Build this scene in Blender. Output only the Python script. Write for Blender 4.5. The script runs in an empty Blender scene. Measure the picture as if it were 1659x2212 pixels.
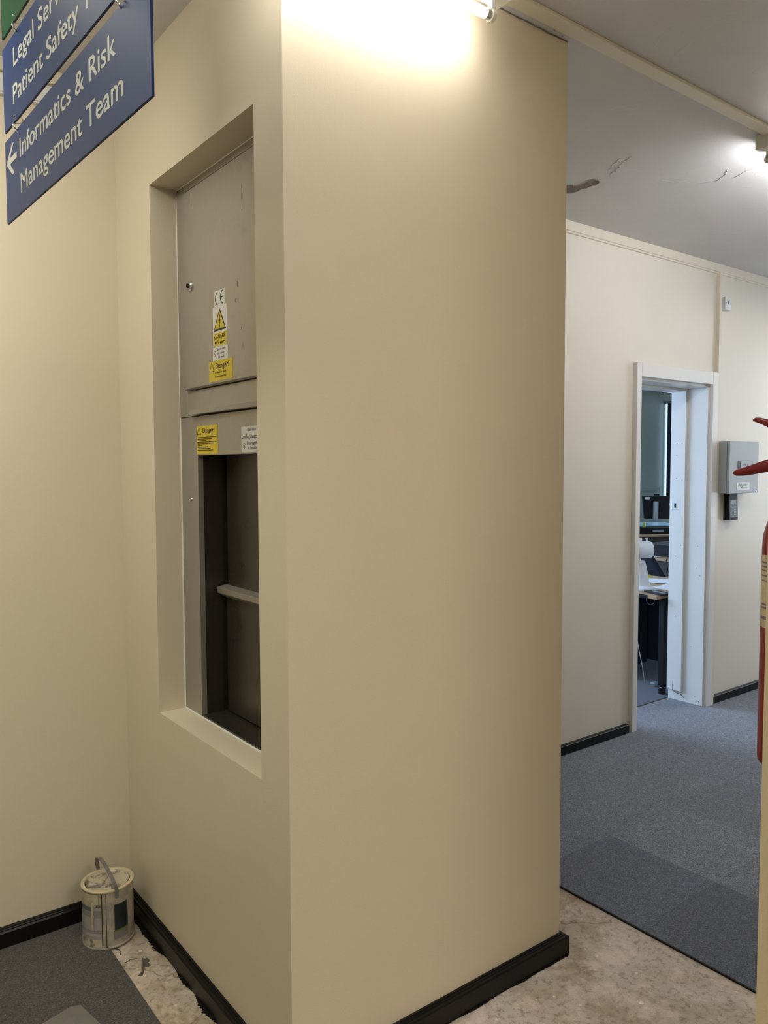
import bpy, bmesh, math, random
from mathutils import Vector, Matrix

random.seed(7)
S = bpy.context.scene
COL = S.collection
PI = math.pi

# ------------------------------------------------------------------ camera
cam_d = bpy.data.cameras.new('camera')
cam = bpy.data.objects.new('camera', cam_d)
COL.objects.link(cam)
S.camera = cam
cam_d.sensor_fit = 'VERTICAL'
cam_d.sensor_height = 24.0
cam_d.lens = 1689.37 / 2212.0 * 24.0
cam_d.clip_start = 0.02
cam_d.clip_end = 100
_r = Vector((0.79477905, -0.60689129, -0.00303802))
_u = Vector((0.03723087, 0.04375959, 0.99834812))
_f = Vector((0.60575584, 0.79357927, -0.05737429))
cam.matrix_world = Matrix(((_r.x, _u.x, -_f.x, -0.97948), (_r.y, _u.y, -_f.y, -1.67946),
                           (_r.z, _u.z, -_f.z, 1.645), (0, 0, 0, 1)))

# ------------------------------------------------------------------ colour, world, lights
S.view_settings.view_transform = 'Standard'
S.view_settings.look = 'None'
S.view_settings.gamma = 1
S.view_settings.use_curve_mapping = False
S.view_settings.exposure = 0.40

TUBE_1 = 33.0           # emission of the tube over the shaft
TUBE_2 = 62.0           # emission of the corridor tube
ROOM_FILL = 42.0        # ceiling lamps out of view, used as fill light
DAY_CORRIDOR = 30.0     # daylight at the corridor's end
DAY_OFFICE = 130.0       # daylight in the office
DAY = (0.72, 0.85, 1.0)
WARM = (1.0, 0.93, 0.83)

W = bpy.data.worlds.new('world')
S.world = W
W.use_nodes = True
W.node_tree.nodes['Background'].inputs[0].default_value = (0.55, 0.75, 1.0, 1)
W.node_tree.nodes['Background'].inputs[1].default_value = 1.5


def area(name, loc, target, sx, sy, power, color):
    d = bpy.data.lights.new(name, 'AREA')
    d.shape = 'RECTANGLE'
    d.size, d.size_y = sx, sy
    d.energy = power
    d.color = color
    o = bpy.data.objects.new(name, d)
    COL.objects.link(o)
    o.location = loc
    v = Vector(target) - Vector(loc)
    o.rotation_euler = v.to_track_quat('-Z', 'Y').to_euler()
    return o


area('room_fill_lamp', (0.2, -3.1, 2.9), (0.2, -2.6, 0), 1.8, 1.0, ROOM_FILL, (1.0, 0.92, 0.83))
area('room_fill_lamp', (-1.15, -0.9, 2.9), (-1.15, -0.9, 0), 0.9, 1.3, ROOM_FILL * 0.34, (0.97, 1.0, 0.84))  # unseen lamp added as fill for the surfaces facing left
area('room_fill_lamp', (-1.40, 0.62, 2.88), (-1.20, 1.19, 1.6), 1.5, 0.12, ROOM_FILL * 0.34, (1.0, 0.97, 0.84))  # unseen tube-like lamp added to brighten the left wall
area('corridor_fill_lamp', (5.6, 0.2, 2.9), (5.6, 0.2, 0), 1.3, 0.3, 16.0, (1.0, 0.97, 0.93))  # unseen lamp added further along to lift the corridor light
area('corridor_daylight', (6.6, -0.1, 1.7), (3.9, 0.9, 1.2), 2.0, 2.0, DAY_CORRIDOR, DAY)
area('office_daylight', (2.3, 4.6, 1.7), (4.0, 1.3, 1.0), 1.8, 1.6, DAY_OFFICE, (0.50, 0.68, 1.0))
area('office_window_daylight', (10.9, 4.0, 1.8), (8.0, 4.0, 1.0), 1.6, 1.6, DAY_OFFICE * 0.9, (0.6, 0.8, 1.0))


# ------------------------------------------------------------------ materials
def nt(name):
    m = bpy.data.materials.new(name)
    m.use_nodes = True
    n = m.node_tree
    b = n.nodes['Principled BSDF']
    return m, n, b


def node(n, t, **kw):
    x = n.nodes.new(t)
    for k, v in kw.items():
        if k in x.inputs.keys():
            x.inputs[k].default_value = v
        else:
            setattr(x, k, v)
    return x


def ramp(n, fac, stops):
    r = n.nodes.new('ShaderNodeValToRGB')
    e = r.color_ramp.elements
    while len(e) < len(stops):
        e.new(0.5)
    for i, (p, c) in enumerate(stops):
        e[i].position = p
        e[i].color = (c[0], c[1], c[2], 1) if not isinstance(c, (int, float)) else (c, c, c, 1)
    n.links.new(fac, r.inputs[0])
    return r.outputs[0]


def mixc(n, fac, a, b, mode='MIX'):
    m = n.nodes.new('ShaderNodeMix')
    m.data_type = 'RGBA'
    m.blend_type = mode
    for i, v in ((0, fac), (6, a), (7, b)):
        if isinstance(v, (int, float)):
            m.inputs[i].default_value = v
        elif isinstance(v, tuple):
            m.inputs[i].default_value = (v[0], v[1], v[2], 1)
        else:
            n.links.new(v, m.inputs[i])
    return m.outputs[2]


def noise(n, scale, detail=3, rough=0.55, distort=0.0, vec=None):
    x = node(n, 'ShaderNodeTexNoise', Scale=scale, Detail=detail, Roughness=rough, Distortion=distort)
    if vec is None:
        t = n.nodes.new('ShaderNodeTexCoord')
        vec = t.outputs['Object']
    n.links.new(vec, x.inputs['Vector'])
    return x.outputs['Fac']


def bump(n, b, h, strength, dist):
    x = node(n, 'ShaderNodeBump', Strength=strength, Distance=dist)
    n.links.new(h, x.inputs['Height'])
    n.links.new(x.outputs[0], b.inputs['Normal'])


def simple(name, col, rough=0.5, metal=0.0, var=0.06, scale=12, bmp=0.0, spec=0.5):
    m, n, b = nt(name)
    f = noise(n, scale, 4)
    c = ramp(n, f, [(0.3, tuple(v * (1 - var) for v in col)), (0.7, tuple(min(1, v * (1 + var)) for v in col))])
    n.links.new(c, b.inputs['Base Color'])
    b.inputs['Roughness'].default_value = rough
    b.inputs['Metallic'].default_value = metal
    b.inputs['Specular IOR Level'].default_value = spec
    if bmp:
        bump(n, b, noise(n, scale * 12, 2), bmp, 0.001)
    return m


def paint(name, col, rough=0.42, dirt=0.04, bmp=0.14):
    m, n, b = nt(name)
    f = noise(n, 1.3, 4)
    c = ramp(n, f, [(0.3, tuple(v * (1 - dirt) for v in col)), (0.7, col)])
    s = noise(n, 9, 5, 0.6, 0.6)
    c2 = mixc(n, ramp(n, s, [(0.72, 0.0), (0.80, 0.10)]), c, tuple(v * 0.75 for v in col))
    n.links.new(c2, b.inputs['Base Color'])
    b.inputs['Roughness'].default_value = rough
    b.inputs['Specular IOR Level'].default_value = 0.35
    a1 = noise(n, 260, 2)
    a2 = noise(n, 7, 3)
    t = n.nodes.new('ShaderNodeTexCoord')
    v = node(n, 'ShaderNodeTexVoronoi', Scale=7.0)
    n.links.new(t.outputs['Object'], v.inputs['Vector'])
    sp = ramp(n, v.outputs['Distance'], [(0.0, 1.0), (0.028, 0.0)])
    add = node(n, 'ShaderNodeMath', operation='MULTIPLY_ADD')
    n.links.new(a2, add.inputs[0])
    add.inputs[1].default_value = 4.0
    n.links.new(a1, add.inputs[2])
    add2 = node(n, 'ShaderNodeMath', operation='MULTIPLY_ADD')
    n.links.new(sp, add2.inputs[0])
    add2.inputs[1].default_value = 1.6
    n.links.new(add.outputs[0], add2.inputs[2])
    bump(n, b, add2.outputs[0], bmp, 0.002)
    return m


CREAM = (0.70, 0.62, 0.48)
M = {}
M['wall'] = paint('cream_wall_paint', CREAM)
M['wall_near'] = paint('rough_cream_paint', (0.66, 0.55, 0.36), 0.6, 0.1, 0.28)
M['wall_pale'] = paint('pale_cream_paint', (0.78, 0.73, 0.63))
M['office_wall'] = paint('grey_green_wall_paint', (0.62, 0.66, 0.58))
M['trim'] = paint('white_gloss_paint', (0.80, 0.79, 0.76), 0.3, 0.05, 0.06)
M['trim_cream'] = paint('cream_trim_paint', (0.76, 0.70, 0.58), 0.4)
M['black'] = simple('black_gloss_paint', (0.005, 0.005, 0.005), 0.35, bmp=0.15, spec=0.3)
M['black_matt'] = simple('black_plastic', (0.006, 0.006, 0.008), 0.55, spec=0.25)
M['navy'] = simple('dark_navy_fabric', (0.008, 0.011, 0.02), 0.9, bmp=0.3)
M['chip'] = simple('chipped_edge', (0.16, 0.13, 0.11), 0.9)
M['sign_blue'] = simple('blue_sign_plastic', (0.010, 0.028, 0.100), 0.45, var=0.02, spec=0.12)
M['sign_green'] = simple('green_sign_plastic', (0.009, 0.048, 0.022), 0.45, var=0.02, spec=0.12)
M['sign_white'] = simple('white_vinyl', (0.36, 0.36, 0.33), 0.5, var=0.02)
M['hook'] = simple('zinc_wire', (0.75, 0.75, 0.76), 0.25, 1.0)
M['chrome'] = simple('chrome', (0.7, 0.7, 0.7), 0.15, 1.0)
M['white_plastic'] = simple('white_plastic', (0.72, 0.73, 0.74), 0.35, var=0.02)
M['white_metal'] = simple('white_enamel', (0.72, 0.70, 0.62), 0.35, var=0.03)
M['grey_box'] = simple('grey_enamel', (0.36, 0.385, 0.40), 0.45, var=0.02)
M['grey_dark'] = simple('dark_grey_plastic', (0.14, 0.15, 0.17), 0.45)
M['grey_mid'] = simple('mid_grey_plastic', (0.28, 0.31, 0.35), 0.4)
M['red'] = simple('red_enamel', (0.20, 0.009, 0.010), 0.3, var=0.05)
M['yellow'] = simple('yellow_label', (0.62, 0.48, 0.03), 0.4, var=0.03)
M['label_white'] = simple('white_label', (0.66, 0.66, 0.64), 0.4, var=0.02)
M['ink'] = simple('black_ink', (0.015, 0.013, 0.010), 0.6)
M['ink_grey'] = simple('grey_ink', (0.16, 0.16, 0.17), 0.6)
M['ink_red'] = simple('red_ink', (0.28, 0.03, 0.03), 0.6)
M['ink_green'] = simple('green_ink', (0.02, 0.24, 0.09), 0.6)
M['ink_blue'] = simple('blue_ink', (0.04, 0.08, 0.36), 0.6)
M['paper'] = simple('white_paper', (0.78, 0.78, 0.80), 0.8, var=0.03)
M['old_label'] = simple('aged_paper', (0.55, 0.47, 0.33), 0.7, var=0.12, scale=40)
M['beech'] = simple('beech_laminate', (0.42, 0.27, 0.15), 0.5, var=0.12, scale=8)
M['brown'] = simple('dark_brown_panel', (0.045, 0.028, 0.02), 0.6)
M['blind'] = simple('dark_blind_cloth', (0.015, 0.02, 0.03), 0.8)
M['cable_white'] = simple('white_cable', (0.6, 0.62, 0.62), 0.4)
M['cable_blue'] = simple('blue_grey_cable', (0.03, 0.06, 0.10), 0.5)
M['lime'] = simple('lime_plastic', (0.35, 0.5, 0.04), 0.4)
M['pink'] = simple('pink_plastic', (0.5, 0.33, 0.42), 0.4)
M['orange_red'] = simple('orange_card', (0.5, 0.08, 0.01), 0.6)
M['blue_card'] = simple('blue_card', (0.03, 0.18, 0.45), 0.6)
M['sheet'] = simple('grey_polythene', (0.17, 0.165, 0.15), 0.35, var=0.1, scale=20)
M['green_stripe'] = simple('green_stripe', (0.10, 0.16, 0.01), 0.5)
M['plaster'] = simple('bare_plaster', (0.22, 0.17, 0.14), 0.9, var=0.2, scale=60)
M['scrap'] = simple('dried_glue', (0.09, 0.075, 0.06), 0.8, var=0.25, scale=60)
M['hair'] = simple('black_thread', (0.01, 0.01, 0.01), 0.7)

# ceiling: dull white distemper with soft patches and fine relief
m, n, b = nt('ceiling_paint')
M['ceiling'] = m
f = noise(n, 1.1, 5, 0.6, 0.4)
c = ramp(n, f, [(0.3, (0.56, 0.545, 0.535)), (0.7, (0.63, 0.62, 0.615))])
d = noise(n, 14, 6, 0.7, 1.5)
c = mixc(n, ramp(n, d, [(0.68, 0.0), (0.76, 0.22)]), c, (0.25, 0.22, 0.19))
n.links.new(c, b.inputs['Base Color'])
b.inputs['Roughness'].default_value = 0.55
h = noise(n, 2.4, 6, 0.6, 1.8)
bump(n, b, ramp(n, h, [(0.56, 0.0), (0.585, 1.0)]), 0.16, 0.003)

# concrete with blotches, filler, paint specks and cracks
m, n, b = nt('worn_concrete')
M['concrete'] = m
t = n.nodes.new('ShaderNodeTexCoord')
f1 = noise(n, 2.2, 6, 0.62, 0.8)
c = ramp(n, f1, [(0.36, (0.27, 0.205, 0.12)), (0.5, (0.42, 0.345, 0.26)), (0.62, (0.52, 0.455, 0.39))])
f2 = noise(n, 42, 6, 0.75, 0.0)
c = mixc(n, ramp(n, f2, [(0.38, 0.75), (0.5, 0.0)]), c, (0.22, 0.17, 0.12))
f2b = noise(n, 5.5, 8, 0.75, 0.3)
c = mixc(n, ramp(n, f2b, [(0.50, 0.0), (0.62, 0.75)]), c, (0.72, 0.60, 0.52))
v = node(n, 'ShaderNodeTexVoronoi', Scale=17.0, Randomness=1.0)
n.links.new(t.outputs['Object'], v.inputs['Vector'])
dist = node(n, 'ShaderNodeMath', operation='MULTIPLY_ADD')
n.links.new(noise(n, 60, 2), dist.inputs[0])
dist.inputs[1].default_value = 0.10
n.links.new(v.outputs['Distance'], dist.inputs[2])
c = mixc(n, ramp(n, dist.outputs[0], [(0.125, 0.9), (0.155, 0.0)]), c, (0.72, 0.62, 0.50))
f3 = noise(n, 150, 3, 0.6)
c = mixc(n, ramp(n, f3, [(0.66, 0.0), (0.70, 0.7)]), c, (0.05, 0.04, 0.03))
ve = node(n, 'ShaderNodeTexVoronoi', Scale=1.25, feature='DISTANCE_TO_EDGE')
wn = node(n, 'ShaderNodeTexNoise', Scale=6.0, Detail=5.0)
n.links.new(t.outputs['Object'], wn.inputs['Vector'])
vm = node(n, 'ShaderNodeMix', data_type='VECTOR')
vm.inputs[0].default_value = 0.18
n.links.new(t.outputs['Object'], vm.inputs[4])
n.links.new(wn.outputs['Color'], vm.inputs[5])
n.links.new(vm.outputs[1], ve.inputs['Vector'])
c = mixc(n, ramp(n, ve.outputs['Distance'], [(0.0, 0.75), (0.004, 0.0)]), c, (0.10, 0.07, 0.05))
n.links.new(c, b.inputs['Base Color'])
b.inputs['Roughness'].default_value = 0.75
bump(n, b, f2, 0.25, 0.003)


def carpet_mat(name, base, dark, light, ox, oy, per_row=None):
    """speckled carpet tiles, 0.475 m, each tile a slightly different shade"""
    m, n, b = nt(name)
    t = n.nodes.new('ShaderNodeTexCoord')
    mp = node(n, 'ShaderNodeMapping')
    mp.inputs['Location'].default_value = (-ox, -oy, 0)
    n.links.new(t.outputs['Object'], mp.inputs['Vector'])
    sc = node(n, 'ShaderNodeVectorMath', operation='SCALE')
    sc.inputs['Scale'].default_value = 1 / 0.5
    n.links.new(mp.outputs[0], sc.inputs[0])
    fl = node(n, 'ShaderNodeVectorMath', operation='FLOOR')
    n.links.new(sc.outputs[0], fl.inputs[0])
    wn = node(n, 'ShaderNodeTexWhiteNoise', noise_dimensions='2D')
    n.links.new(fl.outputs[0], wn.inputs['Vector'])
    fr = node(n, 'ShaderNodeVectorMath', operation='FRACTION')
    n.links.new(sc.outputs[0], fr.inputs[0])
    sp = node(n, 'ShaderNodeSeparateXYZ')
    n.links.new(fr.outputs[0], sp.inputs[0])
    f = noise(n, 210, 3, 0.75)
    c = ramp(n, f, [(0.36, dark), (0.5, base), (0.66, light)])
    f2 = noise(n, 34, 4, 0.7)
    c = mixc(n, ramp(n, f2, [(0.35, 0.35), (0.65, 0.0)]), c, dark)
    tile = ramp(n, wn.outputs['Value'], [(0.0, 0.86), (1.0, 1.06)])
    c = mixc(n, 1.0, c, tile, 'MULTIPLY')
    if per_row:
        sf = node(n, 'ShaderNodeSeparateXYZ')
        n.links.new(fl.outputs[0], sf.inputs[0])
        eq = node(n, 'ShaderNodeMath', operation='COMPARE')
        n.links.new(sf.outputs[0], eq.inputs[0])
        eq.inputs[1].default_value = 0.0
        eq.inputs[2].default_value = 0.3
        lt = node(n, 'ShaderNodeMath', operation='LESS_THAN')
        n.links.new(sf.outputs[1], lt.inputs[0])
        lt.inputs[1].default_value = 0.5
        an = node(n, 'ShaderNodeMath', operation='MULTIPLY')
        n.links.new(eq.outputs[0], an.inputs[0])
        n.links.new(lt.outputs[0], an.inputs[1])
        l2 = node(n, 'ShaderNodeMath', operation='LESS_THAN')
        n.links.new(sf.outputs[1], l2.inputs[0])
        l2.inputs[1].default_value = -0.5
        pr_ = mixc(n, l2.outputs[0], tuple(v * 1.16 for v in per_row), per_row)
        c = mixc(n, an.outputs[0], c, mixc(n, 1.0, c, pr_, 'MULTIPLY'))
    # joints
    for ax in (0, 1):
        a = node(n, 'ShaderNodeMath', operation='COMPARE')
        n.links.new(sp.outputs[ax], a.inputs[0])
        a.inputs[1].default_value = 0.0
        a.inputs[2].default_value = 0.007
        fc = node(n, 'ShaderNodeMath', operation='MULTIPLY')
        n.links.new(a.outputs[0], fc.inputs[0])
        fc.inputs[1].default_value = 0.45
        c = mixc(n, fc.outputs[0], c, dark)
    n.links.new(c, b.inputs['Base Color'])
    b.inputs['Roughness'].default_value = 0.9
    b.inputs['Sheen Weight'].default_value = 0.25
    bump(n, b, f, 0.6, 0.003)
    return m


M['carpet'] = carpet_mat('grey_carpet_tiles', (0.140, 0.158, 0.198), (0.034, 0.040, 0.056), (0.36, 0.385, 0.43), 1.372, -0.093, (0.52, 0.53, 0.60))
M['carpet_old'] = carpet_mat('dark_grey_carpet_tiles', (0.062, 0.060, 0.056), (0.022, 0.021, 0.020), (0.15, 0.145, 0.13), -0.16, 0.16)
M['carpet_office'] = carpet_mat('blue_carpet_tiles', (0.035, 0.045, 0.075), (0.018, 0.022, 0.04), (0.08, 0.09, 0.12), 3.0, 1.43)


def steel_mat(name, col, rough, metal, streak, smudge=0.3):
    m, n, b = nt(name)
    t = n.nodes.new('ShaderNodeTexCoord')
    mp = node(n, 'ShaderNodeMapping')
    mp.inputs['Scale'].default_value = streak
    n.links.new(t.outputs['Object'], mp.inputs['Vector'])
    s = noise(n, 60, 3, 0.6, 0, mp.outputs[0])
    g = noise(n, 8, 5, 0.65, 1.0)
    c = ramp(n, s, [(0.3, tuple(v * 0.95 for v in col)), (0.7, tuple(v * 1.04 for v in col))])
    c = mixc(n, ramp(n, g, [(0.60, 0.0), (0.74, smudge)]), c, tuple(v * 0.55 for v in col))
    n.links.new(c, b.inputs['Base Color'])
    b.inputs['Metallic'].default_value = metal
    r = ramp(n, g, [(0.3, rough - 0.04), (0.7, rough + 0.08)])
    n.links.new(r, b.inputs['Roughness'])
    bump(n, b, s, 0.05, 0.0005)
    return m


M['lift_steel'] = steel_mat('satin_stainless_steel', (0.40, 0.37, 0.325), 0.42, 0.55, (1, 12, 0.4))
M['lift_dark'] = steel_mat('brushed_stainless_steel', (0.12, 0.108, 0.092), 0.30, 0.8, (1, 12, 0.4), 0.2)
M['can_tin'] = steel_mat('painted_tin', (0.36, 0.33, 0.28), 0.45, 0.2, (1, 1, 1), 0.3)

# paint-smeared surfaces of the can
m, n, b = nt('smeared_cream_paint')
M['smear'] = m
f = noise(n, 22, 6, 0.65, 1.8)
c = ramp(n, f, [(0.40, (0.55, 0.47, 0.33)), (0.52, (0.46, 0.41, 0.31)), (0.60, (0.16, 0.15, 0.145))])
n.links.new(c, b.inputs['Base Color'])
b.inputs['Roughness'].default_value = 0.4
bump(n, b, f, 0.4, 0.003)
m, n, b = nt('can_label_paint')
M['can_body'] = m
f = noise(n, 16, 6, 0.65, 1.2)
c = ramp(n, f, [(0.42, (0.42, 0.375, 0.29)), (0.60, (0.29, 0.265, 0.225))])
n.links.new(c, b.inputs['Base Color'])
b.inputs['Roughness'].default_value = 0.45


def emit_mat(name, col, strength):
    m, n, b = nt(name)
    b.inputs['Base Color'].default_value = (0.9, 0.9, 0.9, 1)
    b.inputs['Emission Color'].default_value = (*col, 1)
    b.inputs['Emission Strength'].default_value = strength
    return m


M['tube1'] = emit_mat('glowing_warm_tube', (1.0, 0.96, 0.90), TUBE_1)
M['tube2'] = emit_mat('glowing_white_tube', (0.96, 0.96, 1.0), TUBE_2)
m, n, b = nt('window_glass')
M['glass'] = m
b.inputs['Base Color'].default_value = (0.8, 0.9, 1, 1)
b.inputs['Roughness'].default_value = 0.05
b.inputs['Transmission Weight'].default_value = 1.0


# ------------------------------------------------------------------ mesh helpers
class B:
    def __init__(s):
        s.bm = bmesh.new()

    def box(s, x0, x1, y0, y1, z0, z1):
        v = [s.bm.verts.new((x, y, z)) for x in (x0, x1) for y in (y0, y1) for z in (z0, z1)]
        for f in ((0, 1, 3, 2), (4, 6, 7, 5), (0, 4, 5, 1), (2, 3, 7, 6), (0, 2, 6, 4), (1, 5, 7, 3)):
            s.bm.faces.new([v[i] for i in f])
        return s

    def obox(s, c, u, v, w, su, sv, sw):
        """box centred at c with unit axes u, v, w and full sizes"""
        c, u, v, w = map(Vector, (c, u, v, w))
        p = [s.bm.verts.new(c + u * (a * su / 2) + v * (e * sv / 2) + w * (g * sw / 2)) for a in (-1, 1) for e in (-1, 1) for g in (-1, 1)]
        for f in ((0, 1, 3, 2), (4, 6, 7, 5), (0, 4, 5, 1), (2, 3, 7, 6), (0, 2, 6, 4), (1, 5, 7, 3)):
            s.bm.faces.new([p[i] for i in f])
        return s

    def prism(s, pts, d):
        """closed polygon pts extruded along d"""
        d = Vector(d)
        a = [s.bm.verts.new(Vector(p)) for p in pts]
        e = [s.bm.verts.new(Vector(p) + d) for p in pts]
        k = len(pts)
        s.bm.faces.new(a)
        s.bm.faces.new(e[::-1])
        for i in range(k):
            s.bm.faces.new([a[i], e[i], e[(i + 1) % k], a[(i + 1) % k]][::-1])
        return s

    def lathe(s, prof, o, ax=(0, 0, 1), seg=40, a0=0.0, a1=2 * PI):
        """prof: (radius, distance along ax) pairs"""
        ax = Vector(ax).normalized()
        p = Vector((1, 0, 0)) if abs(ax.x) < 0.9 else Vector((0, 1, 0))
        u = (p - ax * p.dot(ax)).normalized()
        w = ax.cross(u)
        full = abs(a1 - a0 - 2 * PI) < 1e-6
        N = seg if full else seg + 1
        rings = []
        for r, h in prof:
            rings.append([s.bm.verts.new(Vector(o) + ax * h + (u * math.cos(a0 + (a1 - a0) * i / seg) + w * math.sin(a0 + (a1 - a0) * i / seg)) * max(r, 1e-5)) for i in range(N)])
        for a, e in zip(rings, rings[1:]):
            for i in range(seg):
                j = (i + 1) % N
                s.bm.faces.new([a[i], a[j], e[j], e[i]])
        if full:
            s.bm.faces.new(rings[0][::-1])
            s.bm.faces.new(rings[-1])
        return s

    def sweep(s, pts, sizes, up=(0, 0, 1), seg=10, power=2.0):
        """tube through pts; sizes = radius or (half width, half height) at every point"""
        pts = [Vector(p) for p in pts]
        rings = []
        for i, p in enumerate(pts):
            t = (pts[min(i + 1, len(pts) - 1)] - pts[max(i - 1, 0)]).normalized()
            upv = Vector(up)
            if abs(t.dot(upv)) > 0.95:
                upv = Vector((1, 0, 0)) if abs(t.x) < 0.9 else Vector((0, 1, 0))
            a = t.cross(upv).normalized()
            e = a.cross(t).normalized()
            z = sizes[i] if isinstance(sizes, (list, tuple)) else sizes
            rw, rh = z if isinstance(z, tuple) else (z, z)
            ring = []
            for k in range(seg):
                an = 2 * PI * k / seg
                cx, sx = math.cos(an), math.sin(an)
                cx = math.copysign(abs(cx) ** (2 / power), cx)
                sx = math.copysign(abs(sx) ** (2 / power), sx)
                ring.append(s.bm.verts.new(p + a * rw * cx + e * rh * sx))
            rings.append(ring)
        for a, e in zip(rings, rings[1:]):
            for i in range(seg):
                s.bm.faces.new([a[i], a[(i + 1) % seg], e[(i + 1) % seg], e[i]])
        s.bm.faces.new(rings[0][::-1])
        s.bm.faces.new(rings[-1])
        return s

    def build(s, name, mat, parent=None, bevel=0.0, smooth=False, seg=2):
        off = Vector(world_loc(parent)) if parent else Vector((0, 0, 0))
        bmesh.ops.recalc_face_normals(s.bm, faces=s.bm.faces)
        me = bpy.data.meshes.new(name)
        if parent:
            bmesh.ops.translate(s.bm, verts=s.bm.verts, vec=-off)
        else:
            # origin at the base of the mesh
            if not s.keep:
                xs = [v.co for v in s.bm.verts]
                lo = Vector([min(c[i] for c in xs) for i in range(3)])
                hi = Vector([max(c[i] for c in xs) for i in range(3)])
                off = Vector(((lo.x + hi.x) / 2, (lo.y + hi.y) / 2, lo.z))
                bmesh.ops.translate(s.bm, verts=s.bm.verts, vec=-off)
        s.bm.to_mesh(me)
        s.bm.free()
        if smooth:
            for p in me.polygons:
                p.use_smooth = True
            me.set_sharp_from_angle(angle=math.radians(40))
        o = bpy.data.objects.new(name, me)
        COL.objects.link(o)
        me.materials.append(mat)
        if parent:
            o.parent = parent
            ORIG[o.name] = off
        else:
            o.location = off
            ORIG[o.name] = off
        if bevel:
            md = o.modifiers.new('bevel', 'BEVEL')
            md.width = bevel
            md.segments = seg
            md.limit_method = 'ANGLE'
        return o

    keep = False


ORIG = {}


def world_loc(o):
    return ORIG[o.name]


def KB():
    b_ = B()
    b_.keep = True
    return b_


def tag(o, label=None, cat=None, group=None, kind=None):
    if label:
        o['label'] = label
    if cat:
        o['category'] = cat
    if group:
        o['group'] = group
    if kind:
        o['kind'] = kind
    return o


def thing(name, loc, label, cat, group=None):
    o = bpy.data.objects.new(name, None)
    o.empty_display_size = 0.05
    COL.objects.link(o)
    o.location = loc
    ORIG[o.name] = Vector(loc)
    return tag(o, label, cat, group)


def struct_root(name, loc):
    o = bpy.data.objects.new(name, None)
    COL.objects.link(o)
    o.location = loc
    ORIG[o.name] = Vector(loc)
    o['kind'] = 'structure'
    return o


def struct(name, b_, mat, **kw):
    b_.keep = True
    o = b_.build(name, mat, **kw)
    o['kind'] = 'structure'
    return o


def text(name, body, mat, parent, o, u, nrm, h, width=None, bold=0.0, align='LEFT', base='I'):
    """flat lettering: origin o = start of the baseline, u = reading direction, nrm = out of the surface"""
    cu = bpy.data.curves.new(name, 'FONT')
    cu.body = body
    cu.size = 1.0
    cu.align_x = 'LEFT'
    cu.resolution_u = 4
    tmp = bpy.data.objects.new('tmp', cu)
    COL.objects.link(tmp)
    dg = bpy.context.evaluated_depsgraph_get()
    me = bpy.data.meshes.new_from_object(tmp.evaluated_get(dg))
    bpy.data.objects.remove(tmp)
    bpy.data.curves.remove(cu)
    xs = [v.co.x for v in me.vertices]
    x0, x1 = min(xs), max(xs)
    sy = h / 0.70
    sx = width / (x1 - x0) if width else sy
    u, nrm = Vector(u).normalized(), Vector(nrm).normalized()
    up = Vector((0, 0, 1))
    o = Vector(o)
    if align == 'CENTER':
        o = o - u * (sx * (x1 - x0) / 2)
    off = Vector(world_loc(parent))
    if bold:
        bmt = bmesh.new()
        for k_, (ax_, ay_) in enumerate(((-1, 0), (1, 0), (0, -1), (0, 1), (0, 0))):
            n0 = len(bmt.verts)
            bmt.from_mesh(me)
            bmt.verts.ensure_lookup_table()
            for v in bmt.verts[n0:]:
                v.co.x += ax_ * bold
                v.co.y += ay_ * bold * 0.8
                v.co.z = k_ * 0.0015
        bmt.to_mesh(me)
        bmt.free()
    for v in me.vertices:
        c_ = v.co
        v.co = o + u * ((c_.x - x0) * sx) + up * (c_.y * sy) + nrm * (0.0003 + c_.z * 0.02) - off
    me.materials.clear()
    me.materials.append(mat)
    ob = bpy.data.objects.new(name, me)
    COL.objects.link(ob)
    ob.parent = parent
    ORIG[ob.name] = off
    return ob


def ragged(pts_a, pts_b):
    return pts_a + pts_b[::-1]


# ------------------------------------------------------------------ the building
SW, SD, CH = 1.042, 1.19, 2.99       # shaft width, depth, ceiling height
Y2 = 1.454                           # far side of the corridor wall
OYA, OYB, OZA, OZB = 0.147, 0.866, 0.813, 2.569   # opening in the shaft
DX0, DX1, DZ = 3.154, 3.937, 2.188   # doorway

struct('floor', B().box(-3.4, 12.4, -4.3, 6.9, -0.12, 0.0), M['concrete'])
ceil_ = struct('ceiling', B().box(-3.4, 12.4, -4.3, 6.9, CH, CH + 0.12), M['ceiling'])

bb = B()
bb.box(0, SW, 0, OYA, 0, CH)
bb.box(SW - 0.1, SW, OYA, SD, 0, CH)
bb.box(0, SW - 0.1, OYB, SD, 0, CH)
bb.box(0, SW - 0.1, OYA, OYB, 0, OZA)
bb.box(0, SW - 0.1, OYA, OYB, OZB, CH)
wall_shaft = struct('wall_shaft', bb, M['wall'])

struct('wall_left', B().box(-3.4, 0.5, SD, Y2, 0, CH), M['wall'])
bb = B()
bb.box(0.5, DX0 - 0.02, SD, Y2, 0, CH)
bb.box(DX0 - 0.02, DX1 + 0.02, SD, Y2, DZ + 0.02, CH)
bb.box(DX1 + 0.02, 7.4, SD, Y2, 0, CH)
struct('wall_back', bb, M['wall_pale'])
struct('wall_right', B().box(0.690, 3.3, -0.97, -0.85, 0, CH), M['wall_near'])
# the rest of the rooms, out of frame
struct('wall_corridor_end', B().box(7.2, 7.4, -4.3, SD, 0, CH), M['wall_pale'])
struct('wall_room_left', B().box(-3.4, -3.2, -4.3, SD, 0, CH), M['wall'])
struct('wall_room_front', B().box(-3.2, 7.2, -4.3, -4.1, 0, CH), M['wall'])
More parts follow.
